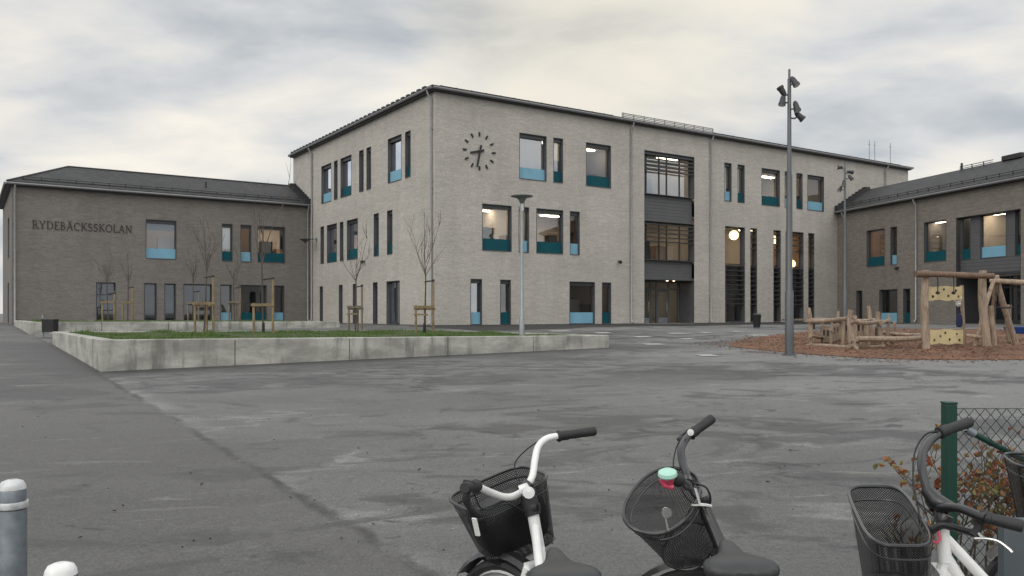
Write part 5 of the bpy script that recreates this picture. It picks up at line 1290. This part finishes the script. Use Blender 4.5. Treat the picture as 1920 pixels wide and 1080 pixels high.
def bicycle(label, S, hf, fb, bar_r, bar_l, grip_r, grip_l, sad, frame_mat, bar_mat, extra=None, head=None, hub_d=1.06, group='bicycles parked in the foreground', bar_rad=.0135, axle=None):
    """S clamp point; hf frame heading, fb steered heading (unit xy)"""
    S = Vector(S); hf = Vector((*hf, 0)).normalized(); fb = Vector((*fb, 0)).normalized()
    g0 = gz(S.y); rad = .335
    ft = S + hf * .235 + fb * .045; fx = Vector((ft.x, ft.y, gz(ft.y) + rad)); lean = Vector((0, 0, 0))
    if axle: lean = Vector((axle[0] - fx.x, axle[1] - fx.y, 0)); fx = Vector((axle[0], axle[1], gz(axle[1]) + rad))
    rc = S - hf * (hub_d - .27) + lean; rx = Vector((rc.x, rc.y, gz(rc.y) + rad))
    base = Vector((S.x, S.y, g0)) - hf * .4; base.z = gz(base.y)
    t = thing('bicycle', base, label, 'bicycle', group)
    bb = Vector((S.x, S.y, 0)) - hf * .36 + lean; bb.z = gz(bb.y) + .29
    axd = (fx - fb * .045 - S).normalized()
    ht, hb_ = (head if head else (S + axd * .10, S + axd * .27))
    # fork
    m_ = MB(); sd = fb.cross(Vector((0, 0, 1))); crown = hb_ + axd * .035
    m_.tube([hb_, crown], .018, 8); m_.bar(crown - sd * .058, crown + sd * .058, .03, .03)
    for s_ in (-1, 1): m_.tube(spline([crown + sd * .055 * s_, crown.lerp(fx, .5) + sd * .054 * s_ + fb * -.004, fx + sd * .052 * s_], 5), [.014 - .0005 * k for k in range(11)], 8)
    m_.build('fork', M[frame_mat], t, base)
    # frame: step-through with two down tubes
    m_ = MB(); m_.tube([ht, hb_], .0205, 12)
    d1 = ht.lerp(hb_, .85)
    m_.tube(spline([d1, d1.lerp(bb, .55) + Vector((0, 0, -.02)), bb], 6), .021, 12)
    d2 = ht.lerp(hb_, .25); st0 = bb.lerp(sad[2], .35)
    m_.tube(spline([d2, d2.lerp(st0, .55) + Vector((0, 0, -.06)), st0], 6), .016, 10)
    m_.tube([bb, bb.lerp(sad[2], .78)], .0165, 10)
    sr = hf.cross(Vector((0, 0, 1)))
    for s_ in (-.055, .055):
        m_.tube([bb + sr * s_ * .5, rx + sr * s_], .009, 7); m_.tube([bb.lerp(sad[2], .68) + sr * s_ * .25, rx + sr * s_], .0075, 7)
    m_.tube([bb - sr * .035, bb + sr * .035], .022, 10)
    m_.build('frame', M[frame_mat], t, base)
    wheel(t, fx, fb, base); wheel(t, rx, hf, base)
    fender(t, fx, fb, base, 38, 205, 'black_paint' if frame_mat == 'black_paint' else 'black_paint'); fender(t, rx, hf, base, -5, 190, 'black_paint')
    # crank
    m_ = MB(); m_.lathe([(0, -.004), (.082, -.004), (.082, .004), (0, .004)], bb + sr * .05, 20, axis=sr); m_.bar(bb + sr * .06, bb + sr * .06 + (hf * .8 - Vector((0, 0, .6))) * .17, .016, .022); m_.bar(bb - sr * .06, bb - sr * .06 - (hf * .8 - Vector((0, 0, .6))) * .17, .016, .022); m_.build('crank', M['steel'], t, base)
    for s_ in (1, -1):
        c = bb + sr * .11 * s_ + (hf * .8 - Vector((0, 0, .6))) * .17 * s_; m_ = MB(); m_.bar(c - sr * .05, c + sr * .05, .07, .02); m_.build('pedal', M['rubber'], t, base)
    m_ = MB(); m_.bar(bb + sr * .058 + Vector((0, 0, .06)), rx + sr * .058 + Vector((0, 0, .05)), .012, .11); m_.build('chain_guard', M['black_paint'], t, base, bevel=.004)
    m_ = MB(); m_.tube([bb - hf * .05 - sr * .03, Vector((bb.x, bb.y, gz(bb.y))) - hf * .10 - sr * .17], .008, 7); m_.build('kickstand', M['steel'], t, base)
    # stem and bars
    m_ = MB(); m_.tube([ht, S], .0125, 10); m_.lathe([(0, 0), (.024, 0), (.026, .012), (.022, .03), (0, .03)], ht - axd * .005, 14, axis=-axd); m_.lathe([(0, -.02), (.021, -.02), (.021, .02), (0, .02)], S, 12, axis=(Vector(bar_r[1]) - Vector(bar_l[1]))); m_.build('stem', M['black_paint' if bar_mat != 'steel' else 'steel'], t, base)
    path = spline(list(reversed([Vector(p) for p in bar_l]))[:-1] + [Vector(p) for p in bar_r], 7)
    m_ = MB(); m_.tube(path, bar_rad, 12); hbar = m_.build('handlebar', M[bar_mat], t, base)
    for gr in (grip_r, grip_l):
        p, q = Vector(gr[0]), Vector(gr[1]); m_ = MB(); d_ = (q - p)
        m_.tube([p - d_ * .03, p, p + d_ * .04, p + d_ * .06, p + d_ * .26, p + d_ * .28, p + d_ * .95, q], [.0165, .0215, .0215, .0185, .0185, .0165, .018, .0155], 14); m_.build('grip', M['rubber'], hbar, base)
    for gr, dn in ((grip_r, 1), (grip_l, 1)):
        p, q = Vector(gr[0]), Vector(gr[1]); d_ = (q - p).normalized(); f_ = fb * .03
        if bar_mat == frame_mat: m_ = MB(); m_.tube(spline([p - d_ * .02 + f_ * .3, p - d_ * .01 + f_ * 1.2 - Vector((0, 0, .012)), p + d_ * .05 + f_ * 1.5 - Vector((0, 0, .018)), p + d_ * .10 + f_ * 1.1 - Vector((0, 0, .02))], 4), [.008] * 4 + [.0055] * 9, 7); m_.build('brake_lever', M['black_paint'], hbar, base)
    saddle(t, sad[0], sad[1], base, post_to=bb.lerp(sad[2], .6))
    return t, base, hbar, ht, hb_, fx

# 1: white bicycle, bars turned left, black basket holding a black bag
S1 = W(985, 915, 2.85)
bar_r = [S1, W(998, 893, 2.87), W(1003, 862, 2.91), W(1009, 838, 2.95), W(1024, 823, 3.0), W(1048, 817, 3.03)]
bar_l = [S1, W(967, 929, 2.82), W(946, 932, 2.78), W(921, 924, 2.73), W(894, 912, 2.66), W(880, 911, 2.58)]
sd1 = (W(1062, 1092, 2.20), W(1038, 1036, 2.45))
b1, o1_, h1, ht1, hb1, fx1 = bicycle('white bicycle left of the others, swept white handlebar and black bagged basket', S1, (-.195, .98), (-.62, .78), bar_r, bar_l,
    (W(1046, 818, 3.03), W(1116, 808, 3.08)), (W(893, 911, 2.66), W(871, 915, 2.53)), (sd1[0], sd1[1], sd1[0].lerp(sd1[1], .4) - Vector((0, 0, .05))), 'white_paint', 'white_paint',
    head=(W(999, 962, 2.82), W(1013, 1040, 2.80)), bar_rad=.0125, axle=(-.01, 2.87))
m_ = MB(); m_.tube([W(988, 918, 2.845), W(993, 940, 2.83), W(1000, 966, 2.82)], [.026, .030, .028], 12); m_.build('stem_cover', M['rubber'], b1, o1_)
m_ = MB(); m_.tube([W(976, 921, 2.80), W(985, 917, 2.80), W(993, 925, 2.79)], [.020, .022, .014], 10); m_.build('clamp', M['white_paint'], b1, o1_)
L1, R1 = W(858, 948, 2.90), W(1006, 882, 3.07); rc = (L1 + R1) / 2; lat = (R1 - L1) / 2; fw_ = Vector((-.060, .130, .0))
rim = superloop(rc, lat, fw_, 36, .5)
L2, R2 = W(912, 1052, 2.95), W(1026, 996, 3.08); bc = (L2 + R2) / 2; bot = superloop(bc, (R2 - L2) / 2, fw_ * .75, 36, .55)
oval_basket(b1, rim, bot, o1_, 'wire', False)
bag = thing('plastic_bag', bc, 'black plastic bag filling the basket of the white bicycle', 'bag')
m_ = MB(); rnd = random.Random(12); loops = []
for zt_, s_ in ((.012, .84), (.05, .92), (.11, .9), (.17, .88), (.205, .7), (.222, .3)):
    tt_ = zt_ / .255; c0 = bc.lerp(rc, tt_)
    loops.append([c0 + (bot[k].lerp(rim[k], tt_) - c0) * min(.96, s_ * 1.05) * rnd.uniform(.9, 1.06) for k in range(0, 36, 2)])
m_.loft(loops); m_.build('bag_body', M['bag'], bag, bc, subsurf=1)
m_ = MB(); m_.bar(W(889, 972, 2.64), W(896, 1004, 2.66), .016, .006); m_.build('basket_reflector', M['white_paint'], b1, o1_)
m_ = MB(); m_.tube(spline([W(880, 905, 2.60), W(874, 930, 2.58), W(880, 950, 2.60), W(900, 966, 2.62)], 4), [.022, .016, .014, .012, .012, .012, .012, .011, .011, .011, .010, .010, .008], 8); m_.build('gear_shifter', M['rubber'], h1, o1_)
cable(h1, [W(1046, 815, 3.03), W(1020, 822, 3.05), W(985, 845, 3.03), W(965, 872, 3.0), W(975, 905, 2.95), W(995, 960, 2.86)], o1_)
cable(h1, [W(886, 918, 2.6), W(905, 955, 2.68), W(950, 945, 2.74), W(985, 960, 2.8)], o1_)
m_ = MB(); m_.lathe([(0, 0), (.018, 0), (.022, .012), (.02, .03), (0, .032)], W(991, 925, 2.76), 12, axis=(0, -1, .3)); m_.build('bell', M['steel'], h1, o1_)

W2 = lambda x, y, d_: W(x, y, d_ * .945)
# 2: black bicycle, bars turned hard left, oval mesh basket, mint bell
S2 = W2(1289, 905, 2.90)
bar_r = [S2, W2(1287, 888, 2.94), W2(1280, 868, 2.99), W2(1277, 845, 3.04), W2(1283, 828, 3.09), W2(1296, 812, 3.14)]
bar_l = [S2, W2(1291, 910, 2.82), W2(1289, 911, 2.74), W2(1281, 905, 2.66), W2(1270, 899, 2.60), W2(1262, 897, 2.55)]
sd2 = (W2(1393, 1076, 2.30), W2(1362, 1022, 2.52))
b2, o2_, h2, ht2, hb2, fx2 = bicycle('black bicycle in the middle with oval mesh basket and a mint green bell', S2, (-.30, .954), (-.90, .44), bar_r, bar_l,
    (W2(1294, 815, 3.13), W2(1336, 784, 3.17)), (W2(1272, 900, 2.61), W2(1259, 897, 2.52)), (sd2[0], sd2[1], sd2[0].lerp(sd2[1], .4) - Vector((0, 0, .05))), 'black_paint', 'black_paint', head=(W2(1318, 948, 2.86), W2(1345, 1010, 2.80)), axle=(.67, 2.80))
a1 = (W2(1278, 880, 3.0) - W2(1203, 998, 2.65)) / 2; a2 = Vector((-.092, .03, .02)); rc = (W2(1278, 880, 3.0) + W2(1203, 998, 2.65)) / 2
rim = superloop(rc, a1, a2, 36, .85); bc = W2(1292, 1022, 2.86); bot = superloop(bc, a1 * .66, a2 * .72, 36, .8)
oval_basket(b2, rim, bot, o2_, 'wire_fine', False)
m_ = MB(); m_.lathe([(0, 0), (.025, 0), (.028, .005), (.026, .014), (.016, .020), (0, .022)], W2(1252, 893, 2.50), 20, axis=(-.1, -.25, .95)); bl = m_.build('bell', M['mint'], h2, o2_)
m_ = MB(); m_.lathe([(0, -.024), (.013, -.024), (.022, -.002), (0, -.002)], W2(1252, 893, 2.50), 18, axis=(-.1, -.25, .95)); m_.tube([W2(1240, 898, 2.5), W2(1246, 910, 2.5), W2(1262, 914, 2.5)], .008, 8); m_.build('bell_base', M['pink'], bl, o2_)
m_ = MB(); m_.lathe([(0, 0), (.012, 0), (.012, .008), (0, .009)], W2(1294, 811, 3.09), 10, axis=(0, -1, .2)); m_.build('bell', M['steel'], h2, o2_)
cable(h2, [W2(1290, 812, 3.12), W2(1275, 825, 3.1), W2(1265, 850, 3.05), W2(1264, 880, 2.98), W2(1285, 930, 2.9), W2(1315, 955, 2.86)], o2_)
cable(h2, [W2(1300, 905, 2.85), W2(1325, 915, 2.80), W2(1332, 940, 2.80), W2(1322, 952, 2.82)], o2_, .0035)
m_ = MB(); m_.tube(spline([W2(1298, 947, 2.8), W2(1320, 947, 2.78), W2(1334, 950, 2.78)], 4), .006, 7); m_.tube([W2(1303, 915, 2.81), W2(1312, 945, 2.80)], .005, 6); m_.build('basket_bracket', M['steel'], b2, o2_)
m_ = MB(); m_.bar(W2(1247, 970, 2.66), W2(1252, 994, 2.66), .014, .006); m_.lathe([(0, 0), (.016, 0), (.016, .01), (0, .01)], W2(1249, 960, 2.66), 10, axis=(0, -1, 0)); m_.build('basket_reflector', M['steel'], b2, o2_)

# 3: white bicycle at the right, black bars and tall mesh basket
S3 = W(1752, 945, 2.50)
bar_r = [S3, W(1738, 915, 2.54), W(1729, 880, 2.58), W(1730, 850, 2.63), W(1744, 826, 2.68), W(1762, 812, 2.72)]
bar_l = [S3, W(1762, 950, 2.45), W(1783, 951, 2.40), W(1806, 955, 2.36), W(1832, 966, 2.32), W(1848, 971, 2.30)]
sd3 = (Vector((2.02, 2.10, gz(2) + .93)), Vector((1.78, 2.17, gz(2) + .95)))
b3, o3_, h3, ht3, hb3, fx3 = bicycle('white bicycle at right with black handlebar and deep rectangular mesh basket', S3, (-.96, .28), (-.97, .25), bar_r, bar_l,
    (W(1762, 811, 2.72), W(1819, 791, 2.77)), (W(1838, 968, 2.32), W(1919, 987, 2.26)), (sd3[0], sd3[1], sd3[0].lerp(sd3[1], .4) - Vector((0, 0, .05))), 'white_paint', 'black_paint',
    head=(W(1765, 985, 2.46), W(1772, 1055, 2.44)))
rc = Vector((0, .02, .02)) + (W(1597, 930, 2.75) + W(1695, 914, 2.78) + W(1640, 1050, 2.30) + W(1752, 1040, 2.32)) / 4
ax_ = (W(1690, 915, 2.76) - W(1640, 1048, 2.30)) * .43 + (W(1600, 930, 2.76) - W(1750, 1042, 2.32)) * 0; ax_ = Vector((.055, .23, .036)); ay_ = Vector((-.088, .02, -.004))
rim = superloop(rc, ax_, ay_, 36, .5); bc = rc + Vector((.03, .01, -.27)); bot = superloop(bc, ax_ * .8, ay_ * .85, 36, .5)
oval_basket(b3, rim, bot, o3_, 'wire_fine', False)
m_ = MB(); m_.tube([W(1738, 918, 2.50), W(1755, 940, 2.47), W(1780, 952, 2.44), W(1790, 948, 2.44)], [.020, .026, .022, .012], 12); m_.build('stem_cover', M['black_paint'], b3, o3_)
m_ = MB(); m_.tube(spline([W(1828, 1010, 2.30), W(1850, 1010, 2.28), W(1872, 1015, 2.26), W(1890, 1028, 2.24), W(1898, 1036, 2.23)], 4), .0040, 8); m_.tube([W(1836, 1000, 2.31), W(1848, 1012, 2.29)], .006, 7); m_.build('brake_lever', M['steel'], h3, o3_)
m_ = MB(); m_.tube([W(1836, 968, 2.33), W(1834, 990, 2.33), W(1826, 1004, 2.33)], [.014, .012, .014], 8); m_.tube(spline([W(1740, 1000, 2.44), W(1765, 985, 2.42), W(1790, 990, 2.40), W(1826, 1000, 2.34)], 4), .011, 8); m_.build('brake_mount', M['black'], h3, o3_)
cable(h3, [W(1760, 808, 2.70), W(1735, 815, 2.70), W(1716, 845, 2.66), W(1712, 890, 2.6), W(1719, 940, 2.54), W(1728, 985, 2.48)], o3_)
cable(h3, [W(1718, 938, 2.54), W(1740, 958, 2.48), W(1772, 985, 2.42)], o3_)
m_ = MB(); m_.tube(spline([W(1740, 1003, 2.42), W(1752, 1017, 2.41), W(1762, 1012, 2.41), W(1760, 996, 2.42)], 4), .004, 6); m_.build('reflector_bracket', M['pink'], b3, o3_)

# 4: bicycle mostly outside the frame, only its basket reaching in
S4 = Vector((2.42, 3.10, gz(3) + .93))
l4 = Vector((.35, .94, 0)); f4 = Vector((-.94, .35, 0))
bar_r = [S4, S4 + l4 * .08 + Vector((0, 0, .05)), S4 + l4 * .16 - f4 * .02 + Vector((0, 0, .12)), S4 + l4 * .22 - f4 * .08 + Vector((0, 0, .15))]
bar_l = [S4, S4 - l4 * .08 + Vector((0, 0, .05)), S4 - l4 * .16 - f4 * .02 + Vector((0, 0, .12)), S4 - l4 * .22 - f4 * .08 + Vector((0, 0, .15))]
sd4 = (S4 - f4 * .66 - Vector((0, 0, .06)), S4 - f4 * .41 - Vector((0, 0, .04)))
b4, o4_, h4, *_ = bicycle('black bicycle cut off by the right frame edge, dark basket showing', S4, (-.94, .35), (-.94, .35), bar_r, bar_l,
    (bar_r[-1], bar_r[-1] - f4 * .13 + l4 * .02), (bar_l[-1], bar_l[-1] - f4 * .13 - l4 * .02), (sd4[0], sd4[1], sd4[0].lerp(sd4[1], .4) - Vector((0, 0, .05))), 'black_paint', 'black_paint')
rc = S4 + f4 * .36 + Vector((0, 0, .02)); rim = superloop(rc, l4 * .19, f4 * .13, 36, .6); bot = superloop(rc + Vector((.02, 0, -.26)), l4 * .15, f4 * .10, 36, .6)
oval_basket(b4, rim, bot, o4_, 'wire')
# grey sheet-steel stand between the bicycles
D_ = 2.86; x_ = (1876 - CXP) / FPX * D_; zt_ = EYE + (HYP - 972) / FPX * D_
t = thing('bicycle_rack', (x_ + .1, D_, gz(D_)), 'blue grey sheet steel bicycle rack plate at the right frame edge', 'bicycle rack')
m_ = MB(); m_.box((-.10, -.02, 0), (.34, .02, zt_ - gz(D_))); m_.build('plate', M['steel_blue'], t, smooth=False, bevel=.006)
m_ = MB(); m_.box((-.16, -.09, .0), (.40, .09, .012)); m_.build('foot_plate', M['galv'], t, smooth=False)
m_ = MB(); m_.tube(spline([(.30, 0, zt_ - gz(D_) - .05), (.32, 0, zt_ - gz(D_) + .04), (.42, 0, zt_ - gz(D_) + .06), (.46, 0, .4), (.46, 0, .0)], 5), .018, 8); m_.build('hoop', M['galv'], t)

M['grit'] = leaf_mat('loose_grit', [(0, (.012, .012, .012)), (.75, (.03, .028, .026)), (.8, (.45, .44, .42)), (1, (.6, .58, .55))])
mb = MB(); rnd = random.Random(77)
for _ in range(150):
    D = rnd.uniform(2.6, 13); X = rnd.uniform(-.62, .62) * D; r_ = rnd.uniform(.003, .011); c = Vector((X, D, gz(D) + r_ * .4)); a_ = rnd.uniform(0, 6.28)
    pts = [c + Vector((math.cos(a_ + k * 1.57) * r_ * rnd.uniform(.7, 1.3), math.sin(a_ + k * 1.57) * r_ * rnd.uniform(.7, 1.3), rnd.uniform(-.2, .2) * r_)) for k in range(4)]; tp = c + Vector((0, 0, r_ * .8)); bt_ = c - Vector((0, 0, r_ * .4))
    mb.mesh(pts + [tp, bt_], [(k, (k + 1) % 4, 4) for k in range(4)] + [((k + 1) % 4, k, 5) for k in range(4)])
tag(mb.build('grit', M['grit'], smooth=False), 'loose dark and white grit scattered over the near asphalt', 'grit', kind='stuff')

# ------------------------------------------------------------------ leaves lying on the yard
rnd = random.Random(44)
for px, py in ((545, 935), (590, 940), (378, 910), (672, 842), (786, 882), (150, 1010), (1010, 770), (1440, 905), (1135, 960), (700, 985), (215, 960), (1482, 845), (640, 1010), (905, 790)):
    D = 1.6 / ((py - HYP) / FPX + .0245); X = (px - CXP) / FPX * D; a_ = rnd.uniform(0, 6.28); L = rnd.uniform(.012, .024)
    u_ = Vector((math.cos(a_), math.sin(a_), rnd.uniform(-.05, .2))) * L; s_ = Vector((-math.sin(a_), math.cos(a_), rnd.uniform(0, .3))) * L * .5; up = Vector((0, 0, .008))
    m_ = MB(); m_.mesh([-u_, -s_ * .9 - u_ * .2 + up, Vector((0, 0, 0)), s_ - u_ * .2 + up, -s_ * .6 + u_ * .5 + up, u_ * .6, s_ * .7 + u_ * .5 + up, u_ * 1.1 + up],
        [(0, 2, 1), (0, 3, 2), (1, 2, 5, 4), (2, 3, 6, 5), (4, 5, 7), (5, 6, 7)])
    o = m_.build('fallen_leaf', M['fallen']); o.location = (X, D, gz(D) + .007); tag(o, 'small dark fallen leaf lying on the wet asphalt', 'leaf', 'fallen leaves on the asphalt')

# ------------------------------------------------------------------ render settings
sc.view_settings.view_transform = 'Standard'; sc.view_settings.look = 'None'; sc.view_settings.exposure = 0; sc.view_settings.gamma = 1
sc.render.engine = 'CYCLES'; sc.cycles.use_denoising = True
sc.cycles.max_bounces = 8; sc.cycles.transparent_max_bounces = 24; sc.cycles.sample_clamp_indirect = 6
